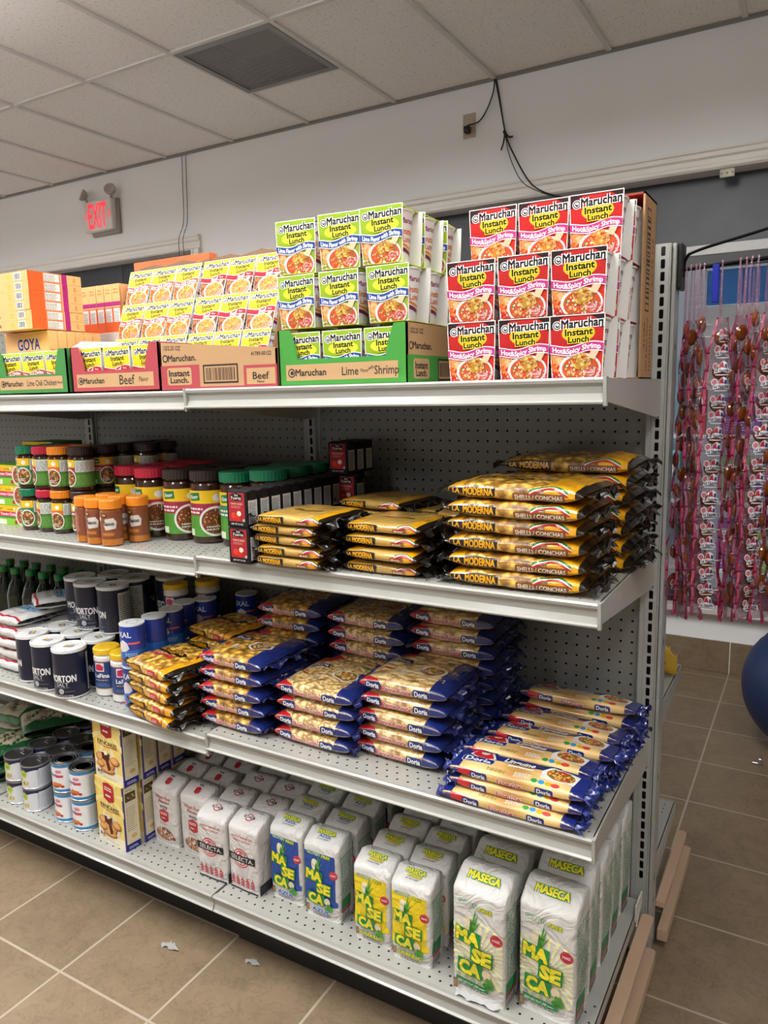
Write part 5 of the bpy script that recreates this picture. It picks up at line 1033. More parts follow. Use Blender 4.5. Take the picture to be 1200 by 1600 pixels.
for (x, y, nm, rz) in [(-63.3, -10.3, 'leftmost, half hidden', -0.7), (-59.9, -11.6, 'second, its word nearly whole', -0.4), (-56.2, -11.5, 'third, fine print showing', 0.55), (-56.9, -7.8, 'behind the third, mostly fine print', 1.6), (-60.7, -7.6, 'rear left, lid only', 0), (-53.3, -5.4, 'rear right in deep shade', 0.3), (-57.0, -4.0, 'rearmost', 0.4)]:
    place(sl, x, y, Z3L+5.42, f'navy salt canister on the upper level, {nm}', 'salt canister', G, rz=-rz)
place(sl, -53.3, -5.4, Z3L, 'navy salt canister under the shaded rear right one', 'salt canister', G)
def lafina():
    root = thing('salt_shaker_jar'); r, h = 1.38, 5.25; W = 2*PI*r; mb = MB()
    mb.rev([(0, 0.02), (r-0.12, 0.02), (r, 0.15), (r, h-1.0), (r-0.1, h-0.8), (r-0.14, h-0.62)], 32, 'eceae6', 'plastic'); mb.build('jar_body', root)
    mb = MB(); a = Art(-W/2, 0, W/2, 3.1); a.rect(-W/2, 0, W, 3.1, '24407c'); a.rect(-W/2, 0, W, 0.08, 'd8b04c'); a.rect(-W/2, 3.0, W, 0.1, 'c89878'); a.rrect(-0.75, 1.95, 1.1, 0.95, 0.1, 'f0d8dc'); a.poly([(-0.65, 2.1), (0.2, 2.05), (0.3, 2.5), (-0.1, 2.8), (-0.6, 2.7)], 'c8284c'); a.txt('LaFina', 0, 1.5, 0.42, 'f2f2f2', W=1.7, bold=0.03); a.lines(-0.8, 0.95, 1.6, 0.16, 1, 'd8b040', 0.6); a.lines(-0.9, 0.3, 1.8, 0.4, 3, '7aa0d0', 0.3); a.rect(W*0.26, 0.5, 0.7, 0.9, 'e8e8e8'); a.bars(W*0.27, 0.6, 0.55, 0.7)
    mb.art(a, cyl(r+0.01, 0.85), 'label', gu=2*PI*(r+0.01)/32); mb.build('label', root)
    mb = MB(); mb.rev([(r-0.1, h-0.65), (r+0.02, h-0.62), (r+0.02, h-0.12), (r-0.06, h-0.02), (r-0.25, h), (0, h-0.03)], 32, 'f2c21c'); 
    for k in range(9): mb.rev([(0.07, h+0.004), (0, h+0.005)], 8, 'b8901a', 'plastic', 0.55*math.cos(k*0.7), 0.45*math.sin(k*0.7))
    mb.build('yellow_cap', root); return root
lf = lafina()
for (x, y, lv, nm, rz) in [(-53.2, -15.4, 0, 'left of the front two', 0.25), (-50.2, -15.7, 0, 'right of the front two', 0.75), (-51.9, -12.5, 0, 'behind the front two', 0.3), (-51.0, -7.0, 0, 'under the shaded rear left one', 0), (-48.6, -4.6+0.2, 0, 'under the shaded rear right one', 0), (-51.0, -7.0, 1, 'shaded, rear left, upper level', 0.4), (-48.6, -4.4, 1, 'shaded, rear right, upper level', 0.4)]:
    place(lf, x, y, Z3L+5.3*lv, f'blue labelled salt jar with yellow cap, {nm}', 'salt jar', 'yellow capped salt jars', rz=0.35+0.4*(rz > 0.5))
def ixal():
    root = thing('blue_salt_can'); r, h = 1.24, 4.45; W = 2*PI*r; mb = MB()
    mb.rev([(0, 0.02), (r, 0.02, 'e4e4e8', 'label'), (r, 0.12, '2a5cc0', 'label'), (r, h-0.16, 'eceef0', 'label'), (r+0.03, h-0.14, 'eceef0', 'label'), (r+0.03, h, 'eceef0', 'label'), (r-0.08, h-0.01, 'eceef0', 'label'), (0, h-0.05)], 32, 'eceef0', 'label')
    a = Art(-W/2, 0.1, W/2, h-0.15); a.rect(-W/2, 0.1, W, 1.7, '2f74cc'); a.rect(-W/2, 1.8, W, 3.0, '1f3fa4'); a.txt('IXAL', 0, 3.45, 0.55, 'f2f2f4', W=1.7, bold=0.02); a.poly([(-0.9, 1.9), (-0.6, 2.6), (-0.1, 2.9), (0.4, 2.6), (0.6, 2.0), (0.2, 1.7), (-0.5, 1.6)], 'e8e2e8'); a.rrect(0.5, 2.45, 1.2, 0.2, 0.05, 'e86a5a'); a.lines(0.1, 1.1, 1.4, 0.5, 3, 'd8e4f4', 0.4); a.ell(-0.7, 0.6, 0.45, 0.28, 'e8583c'); a.lines(0.6, 0.4, 0.9, 0.5, 3, 'a8c8ec', 0.3)
    mb.art(a, cyl(r, 0), 'label', gu=W/32); mb.build('can_body', root)
    mb = MB(); mb.tube([(0.55*math.cos(t), 0.55*math.sin(t), h-0.03) for t in [k*PI/8 for k in range(17)]], 0.03, 'c8ccd0', 'metal', 5); mb.box(-0.2, 0.5, h-0.05, 0.2, 0.9, h+0.02, 'd8dcde', 'plastic', 0.02); mb.build('pour_tab', root); return root
ix = ixal()
for k in range(6):
    for lv in range(2):
        place(ix, (-47.75, -47.6, -48.2, -48.6, -47.4, -44.6)[k]+(0.35 if k in (2,) else 0), (-16.4, -13.6, -10.9, -8.2, -5.5-0.6*(k == 4), -2.3)[k], Z3L+4.46*lv, f'blue salt can, {("lower", "upper")[lv]} level, {ORD[k]} from the front of its row', 'salt can', 'blue salt cans', rz=(0.05, -1.3, 0.1, -0.4, 0.1, 0.25)[k])
# sugar sacks
def sack(name, L, D, T, art, base, sd, mat='film'): return bag(name, L, D, T, mat, art, dict(base=base, seal=base, seal_l=base), sd, wr=0.09, seals=False, endmin=0.3)
L, D, T = 5.6, 8.6, 1.45
a = Art(0, -T, L, D+T); a.band(lambda x: T*0.42, lambda x: T*0.42+0.3, 0, L, 'c8283c', 8); a.poly([(0.5, 2.6), (L-0.7, 2.9), (L-0.5, 4.3), (0.7, 4.1)], '8cb8dc'); a.lines(0.8, 3.1, L-1.8, 0.8, 2, '1c2c5c', 0.5); a.poly([(0.6, 4.3), (L-0.5, 4.5), (L-0.6, 5.3), (0.7, 5.2)], '3a4458'); a.lines(0.8, 1.9, L-1.6, 0.6, 4, '5a6470', 0.4); a.poly([(1.2, 5.8), (L-1, 6.0), (L-1.1, 7.4), (1.4, 7.2)], '1c2a58')
sg = sack('sugar_sack', L, D, T, a, 'e2e0dd', 81)
for k in range(5): place(sg, -68.9+J(0.1), -12.6+J(0.2), Z3L+1.38*k, f'white sugar sack with red stripe, left stack, {ORD[k]} from the bottom', 'sugar sack', 'white sugar sacks', rz=-0.05+J(0.04))
for k in range(5): place(sg, -63.6-4.6*0+J(0.1), -4.4, Z3L+1.5*k, f'white sugar sack behind the salt canisters, {ORD[k]} from the bottom', 'sugar sack', 'white sugar sacks', rz=-0.1+J(0.05))
place(sg, -66.4, -9.5, Z3L+6.95, 'white sugar sack lying turned across the top of the left stack', 'sugar sack', 'white sugar sacks', rz=-0.55)
# dark bottles at the far rear left, extra ones added to darken the back
mb = MB(); mb.rev([(0, 0), (1.3, 0.02), (1.4, 0.2), (1.4, 5.5), (1.0, 6.8), (0.55, 7.6), (0.55, 8.4)], 24, '0e2014', 'glass_dark'); root = thing('oil_bottle'); mb.build('bottle_body', root); mb = MB(); mb.rev([(0.62, 8.3), (0.62, 9.1), (0, 9.1)], 20, '1c8a3c'); mb.build('bottle_cap', root)
for k in range(12): place(root, -72.6-2.95*(k % 6), -3.3-3.1*(k//6)-0.2*(k % 2), Z3L, f'dark bottle with green cap in deep shade, {("rear", "second")[k//6]} rank, {ORD[k % 6]} from the right', 'bottle', 'dark bottles at the rear left')
root = thing('tapered_box'); mb = MB(); mb.prism([(-1.3, 0), (1.3, 0), (0.9, 8.6), (-0.9, 8.6)], -1.2, 1.2, 'y', 'b8302c', 'card'); a = Art(-1.2, 0, 1.2, 8.6); a.rect(-1.0, 0.5, 2.0, 7.6, 'd8c8c0'); a.ell(0, 6.6, 0.6, 0.6, 'b8302c'); a.lines(-0.6, 3.5, 1.2, 2.2, 5, 'b8302c', 0.5); a.ell(0, 1.8, 0.5, 0.5, 'c8582c')
mb.art(a, lambda u, v, o: (u*(1-0.035*v), -1.2-o, v), 'card'); mb.build('printed_box', root); place(root, -69.4, -3.0, Z3L+1.0+0*1, 'tall tapered red and white box in the rear shade behind the sugar', 'box')
root.location.z = Z3L*I
# ------------------------------------------------------------------ base deck: flour bags, pancake mix, cans
Z4 = 7.0
def flour(name, w, d, hf, hr, fart, rart, tart, base='dad7d2', sd=0):
    """paper sack: bulging rounded box, folded top sloping up from the front edge to a soft ridge"""
    root = thing(name); rn = random.Random(sd); ph = [rn.uniform(0, 6.28) for _ in range(6)]
    def bul(u, v): # front bulge at x=u, z=v
        return 0.14*max(0, 1-(2*u/w)**2)*math.sin(PI*min(1, max(0, v/hf)))+0.025*math.sin(u*2.1+ph[0])*math.sin(v*1.4+ph[1])
    def ztop(y):
        t = (y+d/2)/d
        return hf+(hr-hf)*(min(1, t/0.62)**0.85) if t < 0.62 else hr-(t-0.62)*0.9
    ring = []; rc = 0.3; n = 5
    for cx, cy, q in ((w/2-rc, -d/2+rc, 3), (w/2-rc, d/2-rc, 0), (-w/2+rc, d/2-rc, 1), (-w/2+rc, -d/2+rc, 2)):
        for k in range(n+1): t = (q+k/n)*PI/2; ring.append((cx+rc*math.cos(t), cy+rc*math.sin(t)))
        # straight run subdivided
        nx = {3: (w/2, None), 0: (None, d/2), 1: (-w/2, None), 2: (None, -d/2)}[q]
        L = (d-2*rc) if q in (3, 1) else (w-2*rc)
        for k in range(1, 6):
            s_ = k/6
            if q == 3: ring.append((w/2, -d/2+rc+L*s_))
            elif q == 0: ring.append((w/2-rc-L*s_, d/2))
            elif q == 1: ring.append((-w/2, d/2-rc-L*s_))
            else: ring.append((-w/2+rc+L*s_, -d/2))
    N = len(ring); vs = []; nz = 12
    for j in range(nz+1):
        for (x, y) in ring:
            z = (ztop(y)-0.16)*j/nz; k = 1-0.05*(1-min(1, j/1.2)); X, Y_ = x*k, y*k
            if y < -d/2+0.5: Y_ -= bul(x, z)*min(1, (w/2-abs(x))/rc*1.0+0.0) if abs(x) < w/2 else 0
            if abs(y) < d/2-0.3 and abs(x) > w/2-0.4: X += math.copysign(0.10*math.sin(PI*j/nz)+0.03*math.sin(y*2+z*1.3+ph[2]), x)
            vs.append((X, Y_, z))
    for t in (0.03, 0.1, 0.4, 0.7, 0.999):
        for (x, y) in ring:
            X, Y_ = x*(1-t), y*(1-t); zz = ztop(Y_)-0.16*(1-min(1, t/0.1))**2
            if t < 0.99: zz += 0.04*math.sin(X*2.3+ph[3])*math.sin(Y_*2.7+ph[4])
            vs.append((X, Y_, zz))
    R = nz+1+5; mb = MB(); mb.add(vs, [(i*N+k, i*N+(k+1) % N, (i+1)*N+(k+1) % N, (i+1)*N+k) for i in range(R-1) for k in range(N)]+[tuple(range(N))], base, 'paper', True)
    mb.art(fart, lambda u, v, o: (u, -d/2-bul(u, v)*min(1, (w/2-abs(u))/rc)-o-0.008, v), 'paper', gu=0.4, gv=0.45, eps=0.008)
    mb.art(rart, lambda u, v, o: (w/2+0.10*math.sin(PI*v/hf)+0.03+o, -d/2+u, v), 'paper', gv=0.8, eps=0.006)
    mb.build('paper_bag', root)
    mb = MB()
    mb.art(tart, lambda u, v, o: (u, -d/2+0.3+v, ztop(-d/2+0.3+v)+0.05+o), 'paper', gv=0.3, eps=0.008)
    # glued gusset folds on both ends of the top
    for sg in (-1, 1):
        mb.add([(sg*(w/2-0.06), -d/2+0.35, hf-0.25), (sg*(w/2-1.0), 0.05*d, ztop(0.05*d)+0.06), (sg*(w/2-0.05), d/2-0.5, ztop(d/2-0.5)-0.15), (sg*(w/2-0.02), 0, ztop(0)-0.25)], [(0, 1, 3), (1, 2, 3)], base, 'paper')
    mb.build('folded_top', root); return root
Gn, Yl = '0f8a3c', 'f8e21c'
def maseca_logo(a, cx, cy, k):
    for (t, dx, dy, W) in (('MA', -0.72, 1.38, 2.25), ('SE', 0.52, 0.02, 1.95), ('CA', -0.5, -1.34, 2.2)):
        a.rrect(cx+(dx-W/2-0.02)*k, cy+(dy-0.66)*k, (W+0.04)*k, 1.32*k, 0.1*k, Gn, rot=-0.06); a.txt(t, cx+dx*k, cy+dy*k, 1.08*k, 'f4e02a', W=W*0.88*k, bold=0.055, out=Gn, ow=0.075*k, rot=-0.06)
def corn(a, cx, cy, k):
    a.ell(cx, cy, 0.42*k, 0.75*k, 'f2e6c4', 14, 0.2); a.food(cx, cy, 0.34*k, 0.6*k, ['e8d4a0', 'f8f0d8'], 26, 0.07*k)
    for an, ln in ((-0.75, 1.5), (-0.35, 1.7), (-0.1, 1.9), (0.45, 1.2), (0.9, 0.8)):
        ex, ey = cx+0.35*k-math.sin(an)*ln*k*0.5, cy-0.5*k+math.cos(an)*ln*k; a.poly([(cx-0.05*k, cy-0.6*k), (ex, ey), (cx+0.3*k, cy-0.4*k)], '4c9a2c' if an < 0 else '2c7a24')
def maseca(w, d, hf, hr, kind):
    a = Art(-w/2+0.1, 0.15, w/2-0.15, hf-0.1); k = w/4.5*0.98; H = hf; cx, cy = -0.12*w/4.4, H*0.45
    if kind == 'plain':
        P = []
        for q in range(30):
            t = 2*PI*q/30; P.append([(cx+0.2, cy+0.1), (cx+0.2+3.4*k*math.cos(t), cy+3.0*k*math.sin(t)), (cx+0.2+3.4*k*math.cos(t+0.1), cy+3.0*k*math.sin(t+0.1))])
        a._add(P, 'f2ecae'); 
    else:
        c = {'yellow': 'f4d51a', 'blue': '1c4aa0'}[kind]; a.rect(-w/2+0.15, H*0.28, w*0.86, H*0.64, c); a.ell(-w/2+0.4, H*0.30, w*0.35, H*0.07, c); a.ell(w*0.2, H*0.27, w*0.3, H*0.06, c)
    a.txt('GLUTEN', -0.2*w, H*0.905, 0.30*k, 'f8faf4' if kind == 'plain' else 'e8f0e0', W=w*0.36, bold=0.02, out=Gn, ow=0.03, rot=-0.05, al='c'); a.txt('FREE', 0.15*w, H*0.89, 0.30*k, Yl, W=w*0.24, bold=0.02, out=Gn, ow=0.03, rot=-0.05)
    corn(a, cx-0.55*k, cy+2.45*k, k*1.2); maseca_logo(a, cx, cy, k)
    a.ell(cx+1.75*k, cy+1.9*k, 0.52*k, 0.5*k, 'c8283c', 20); a.ell(cx+1.75*k, cy+1.9*k, 0.44*k, 0.42*k, 'e87a84', 18); a.ell(cx+1.75*k, cy+1.9*k, 0.41*k, 0.39*k, 'c8283c', 18); a.txt('MAIZ', cx+1.75*k, cy+1.9*k, 0.2*k, 'f8f0f0', W=0.62*k, bold=0.02)
    a.ell(cx+0.95*k, cy-1.4*k, 0.38*k, 0.45*k, 'e8d4ac', 14); a.ell(cx+1.25*k, cy-2.1*k, 0.3*k, 0.55*k, '4c9a2c', 14, 0.5); a.ell(cx+1.0*k, cy-2.35*k, 0.4*k, 0.24*k, '3a8a2a', 12, -0.2)
    yb = cy-2.4*k
    if kind == 'plain':
        a.rect(cx-1.75*k, yb-0.55*k, 2.9*k, 0.46*k, '1c8a44', rot=-0.05); a.lines(cx-1.6*k, yb-0.44*k, 2.5*k, 0.22*k, 2, 'e8f4e8', 0.5); a.lines(cx-1.6*k, yb-0.95*k, 2.6*k, 0.3*k, 2, '3a8a5a', 0.4)
    else:
        tx = {'yellow': ('AMARILLO', 'f8e21c', '1c8a3c'), 'blue': ('AZUL', '1c50b0', 'dce8f4')}[kind]; a.txt(tx[0], cx+0.1*k, yb-0.30*k, 0.42*k, tx[1], W=w*0.62 if kind == 'yellow' else w*0.5, bold=0.035, out=tx[2], ow=0.035, rot=-0.05); a.lines(cx-1.1*k, yb-1.15*k, 2.5*k, 0.45*k, 3, '6a6258', 0.4)
    a.rect(-w/2+0.16, 0.5, 0.36*k, 0.85*k, '7a5230'); a.bars(-w/2+0.2, 0.6, 0.28*k, 0.65*k, 'c8a878', False)
    r = Art(0.1, 0, d-0.1, hf); r.lines(0.25, 2.5, d-0.5, hf-3.4, 24, '4a9a6c', 0.42); r.rect(0.25, 1.3, d*0.55, 1.0, '1c8a44'); r.rect(0.25, 0.95, d*0.55, 0.3, 'c83a44'); r.rect(0.3, 0.15, d*0.6, 0.72, 'e0e0dc'); r.bars(0.35, 0.2, d*0.5, 0.6, '3a3a38'); r.rect(0.15, hf-0.85, d-0.5, 0.1, '3a9a5c')
    t = Art(-w/2+0.3, 0, w/2-0.3, d); 
    if kind == 'plain': t.txt('MASECA', 0, d*0.27, 0.5, Yl, W=w*0.6, bold=0.05, out=Gn, ow=0.06)
    else:
        t.txt('MASECA', 0, d*0.36, 0.34, Yl, W=w*0.48, bold=0.03, out=Gn, ow=0.05); t.txt('AZUL' if kind == 'blue' else 'AMARILLO', 0, d*0.23, 0.24, '1c4aa0' if kind == 'blue' else 'e8d020', W=w*0.34, bold=0.03, out='dce8f4' if kind == 'blue' else '9aa83c', ow=0.02); t.lines(-w*0.2, d*0.12, w*0.4, 0.1, 1, '5a6a7a', 0.5)
    t.lines(-w*0.3, d*0.55, w*0.55, 0.16, 1, 'b0aca6', 0.4)
    return flour('flour_bag', w, d, hf, hr, a, r, t, sd=hash(kind) % 7 if False else len(kind))
mp = maseca(4.45, 3.3, 9.0, 10.3, 'plain'); RN = ['front', 'second', 'third', 'fourth', 'fifth']
for c in range(2):
    for k in range(4 if c == 0 else 5):
        place(mp, (-8.55, -3.3)[c]+J(0.1)+0.04*k, (-17.1, -16.2)[c]+3.5*k-(0.3 if c == 0 and k else 0)*0, Z4, f'large white corn flour bag with green lettering, {("left", "right")[c]} column, {RN[k]} rank', 'flour bag', 'large white corn flour bags', rz=J(0.04)-0.02)
my = maseca(3.7, 2.7, 6.9, 7.8, 'yellow')
for c in range(2):
    for k in range(4): place(my, (-19.05, -15.0)[c]+J(0.1), -16.1-(0.4*c)+2.95*k, Z4, f'white and yellow corn flour bag, {("left", "right")[c]} column, {RN[k]} rank', 'flour bag', 'yellow corn flour bags', rz=J(0.05))
ma = maseca(3.75, 2.7, 7.1, 8.0, 'blue')
for c in range(2):
    for k in range(4): place(ma, (-29.1, -24.7)[c]+J(0.1), -15.2-(0.4*c)+3.1*k, Z4, f'white and blue corn flour bag, {("left", "right")[c]} column, {RN[k]} rank', 'flour bag', 'blue corn flour bags', rz=J(0.06))
# wheat flour with black band and red emblem
w, d, hf = 3.65, 2.9, 6.5
a = Art(-w/2+0.08, 0.1, w/2-0.08, hf); a.txt('BLANCA Y ENRIQUECIDA', 0, 5.75, 0.2, 'c8605c', W=2.5); a.txt('HARINA DE TRIGO', 0, 5.4, 0.18, 'c8605c', W=2.1)
a.ell(-0.15, 3.6, 0.98, 0.98, 'c8303c', 28); a.ell(-0.15, 3.6, 0.86, 0.86, 'efe8e4', 26); a.ell(-0.15, 3.6, 0.76, 0.76, 'c8303c', 26); a.ell(-0.15, 3.6, 0.64, 0.64, 'efe8e4', 24); a.rect(-0.2, 2.9, 0.1, 1.3, 'c8303c'); a.poly([(-0.15, 4.3), (-0.5, 3.9), (-0.15, 3.7), (0.2, 3.9)], 'd8606a')
a.rect(-w/2, 3.22, w*0.93, 0.74, '17151a'); a.txt('SELECTA.', 0.0, 3.59, 0.42, 'f2f0ee', W=2.75, bold=0.0)
a.rect(-w/2, 1.62, w, 0.04, 'b8b4b0')
for k in range(5):
    x = -1.35+0.62*k; a.rect(x-0.03, 0.55, 0.06, 0.95, 'c02838')
    for j in range(3): a.ell(x-0.13, 0.75+0.27*j, 0.17, 0.07, 'c83848', 8, 0.9); a.ell(x+0.13, 0.75+0.27*j, 0.17, 0.07, 'c83848', 8, -0.9)
    a.ell(x, 1.5, 0.07, 0.16, 'c83848', 8)
a.rect(-w/2, 0, w, 0.3, '2c2c34')
r = Art(0.05, 0, d-0.05, hf); r.rect(0.1, 0.05, d, 1.1, '24242c'); r.lines(0.4, 1.4, d-0.8, hf-2.4, 16, 'b8a8a8', 0.25)
t = Art(-w/2+0.2, 0, w/2-0.2, d); t.ell(0, 0.9, 0.45, 0.36, 'c8303c', 20); t.ell(0, 0.9, 0.33, 0.26, 'ece8e4', 18); t.rect(-0.62, 0.8, 1.24, 0.24, '17151a'); t.txt('SELECTA', 0, 0.92, 0.16, 'f0eeec', W=1.0); t.lines(-1.2, 1.7, 2.2, 0.14, 1, 'b0a8a4', 0.5)
sel = flour('flour_bag', w, d, hf, hf+0.9, a, r, t, 'd8d4d0', 5)
for c in range(2):
    for k in range(4): place(sel, (-37.5, -33.4)[c]+J(0.08), -16.1+0.1*c+3.15*k, Z4, f'white wheat flour bag with black band and red emblem, {("left", "right")[c]} column, {RN[k]} rank', 'flour bag', 'black banded wheat flour bags', rz=J(0.05))
w, d, hf = 3.75, 2.9, 6.3
a = Art(-w/2+0.08, 0.1, w/2-0.08, hf); a.txt('Wheat Flour', 0, 5.4, 0.36, 'b8584c', W=2.3, shear=0.3); a.txt('Blended', 0.1, 4.95, 0.32, 'b8584c', W=1.6, shear=0.3); a.rect(-0.4, 4.2, 1.0, 0.3, '6a6c78'); a.lines(-0.35, 4.25, 0.8, 0.18, 1, 'd8d8d8', 0.6)
a.poly([(-0.55, 2.9), (-0.55, 3.9), (0.1, 4.15), (0.75, 3.9), (0.75, 2.9), (0.1, 2.6)], 'b8242c'); a.lines(-0.4, 3.5, 1.0, 0.35, 2, 'f0d8d8', 0.5); a.lines(-0.3, 3.05, 0.7, 0.2, 1, 'f8f0f0', 0.6); a.lines(-0.6, 2.35, 1.4, 0.12, 1, 'b06054', 0.6)
a.ell(0, 1.25, 1.3, 0.72, 'a8765c', 26); a.food(0, 1.25, 1.15, 0.62, ['d8b08c', 'c8946c', '8a4c34', 'ecd8b8'], 90, 0.13); a.ell(1.35, 1.0, 0.25, 0.2, '9a4438'); a.lines(-1.2, 0.25, 2.4, 0.1, 1, '8a8480', 0.6)
r = Art(0.05, 0, d-0.05, hf); r.rect(0.4, 2.0, d-0.7, hf-3.0, 'f0eeea'); r.rect(0.4, 2.0, 0.04, hf-3, '3a3a3a'); r.rect(d-0.34, 2.0, 0.04, hf-3, '3a3a3a'); r.lines(0.5, 2.1, d-0.95, hf-3.2, 16, '5a5856', 0.35); r.lines(0.5, 0.5, d-1, 1.1, 4, '9a9490', 0.3)
t = Art(-w/2+0.2, 0, w/2-0.2, d); t.poly([(-0.35, 0.35), (-0.35, 0.85), (0, 1.0), (0.35, 0.85), (0.35, 0.35), (0, 0.2)], 'b8242c'); t.rect(-0.25, 1.1, 0.6, 0.16, '6a6c78'); t.txt('Wheat Flour', 0.1, 1.7, 0.22, 'c88478', W=1.3, shear=0.3)
wf = flour('flour_bag', w, d, hf, hf+0.95, a, r, t, 'd5d0cb', 6)
for c in range(2):
    for k in range(4): place(wf, (-46.1, -41.9)[c]+J(0.08), -13.9+3.05*k, Z4, f'white wheat flour bag with a bowl picture and red shield, {("left", "right")[c]} column, {RN[k]} rank', 'flour bag', 'blended wheat flour bags', rz=J(0.05))
# pancake mix boxes
def pancake():
    root = thing('pancake_mix_box'); w, d, h = 5.1, 1.75, 7.3; mb = MB(); mb.box(-w/2, -d/2, 0, w/2, d/2, h, 'f0d470', 'card', 0.03)
    a = Art(0, 0, w, h, 'f2d67a'); a.rect(0, 0, w, 1.2, 'f2e8c8'); a.rect(0, 2.2, 0.35, h, 'f6c840'); a.rect(w-0.14, 0, 0.14, h, '2a2a8a'); a.rect(0, 0, 0.05, h, '2a2a8a')
    for q in range(9): a.poly([(w/2, h*0.8), (w/2+4*math.cos(q*0.7), h*0.8+4*math.sin(q*0.7)), (w/2+4*math.cos(q*0.7+0.2), h*0.8+4*math.sin(q*0.7+0.2))], 'f8e49a')
    a.poly([(1.6, 5.2), (1.6, 6.9), (2.55, 7.15), (3.5, 6.9), (3.5, 5.2), (2.55, 4.85)], 'b8242c'); a.lines(1.85, 6.2, 1.4, 0.5, 2, 'f8e8d8', 0.55); a.lines(2.0, 5.5, 1.1, 0.3, 1, 'f8f0e8', 0.7)
    a.txt('PANCAKES', w/2, 4.25, 0.46, '2a2418', W=3.4, bold=0.01); a.band(lambda x: 3.85+0.06*math.sin(x*2), lambda x: 3.93+0.06*math.sin(x*2), 0.8, w-0.7, 'c83a24', 8)
    a.ell(2.2, 2.0, 1.95, 1.25, 'efe6d6', 26)
    for (x, y, rx, ry) in ((1.3, 2.4, 0.95, 0.6), (2.4, 1.9, 1.3, 0.75), (3.7, 2.5, 0.8, 0.5), (2.3, 1.3, 1.3, 0.5), (1.2, 1.7, 0.7, 0.4)): a.ell(x, y, rx, ry, '8a4c1c', 18); a.ell(x, y+0.07, rx*0.93, ry*0.85, 'd8924c', 18); a.ell(x-0.05, y+0.12, rx*0.7, ry*0.6, 'e8b070', 14)
    a.poly([(1.5, 3.1), (3.0, 3.2), (2.7, 2.4), (3.0, 1.4), (2.5, 1.2), (2.2, 2.2), (1.6, 2.4)], '5a2410'); a.rrect(2.0, 2.95, 0.6, 0.45, 0.08, 'f6efcc', rot=0.3); a.food(1.1, 0.9, 0.7, 0.35, ['d8485c', 'f0a0a8', 'e8d8d0', '4a7a2c'], 30, 0.16); a.lines(1.4, 0.25, 2.6, 0.12, 1, '8a8478', 0.5)
    mb.art(a, front(w, d), 'card')
    r = Art(0, 0, d, h, 'ece0bc'); r.rect(0, 0, d, 0.75, '28288c'); r.lines(0.3, 0.2, 1.2, 0.35, 2, 'd8d8f0', 0.5); r.rect(0, 0, 0.12, h, '2a2a8a'); r.lines(0.35, 6.7, 0.9, 0.14, 1, '3a3424'); r.rect(0.25, 5.5, d-0.5, 1.0, '5a4a2c'); r.food(d/2, 6.0, 0.5, 0.35, ['8a6a3c', '3a6a2c', 'c8a860'], 20, 0.12); r.lines(0.3, 2.2, d-0.6, 2.8, 12, '8a8070', 0.3); r.ell(d*0.6, 1.5, 0.35, 0.25, 'e8b878')
    mb.art(r, right(w, d), 'card'); t = Art(0, 0, w, d); t.poly([(2.1, 0.3), (2.1, 1.1), (3.0, 1.2), (3.0, 0.25)], 'b8242c'); t.ell(0.8, 0.9, 0.35, 0.25, 'c87a2c'); t.lines(3.4, 0.5, 1.3, 0.3, 2, '9a7a3c', 0.5); mb.art(t, top(w, d, h), 'card')
    mb.build('printed_box', root); return root
pk = pancake()
for lv in range(2):
    for k in range(4): place(pk, -51.2+J(0.05)+0.25*k+(0.35 if lv else 0), -17.3+1.9*k+(0.1 if lv else 0), Z4+7.35*lv, f'yellow pancake mix box, {("lower", "upper")[lv]} level, {RN[k]} rank', 'mix box', 'pancake mix boxes', rz=-0.12+J(0.02) if k == 0 else J(0.02))
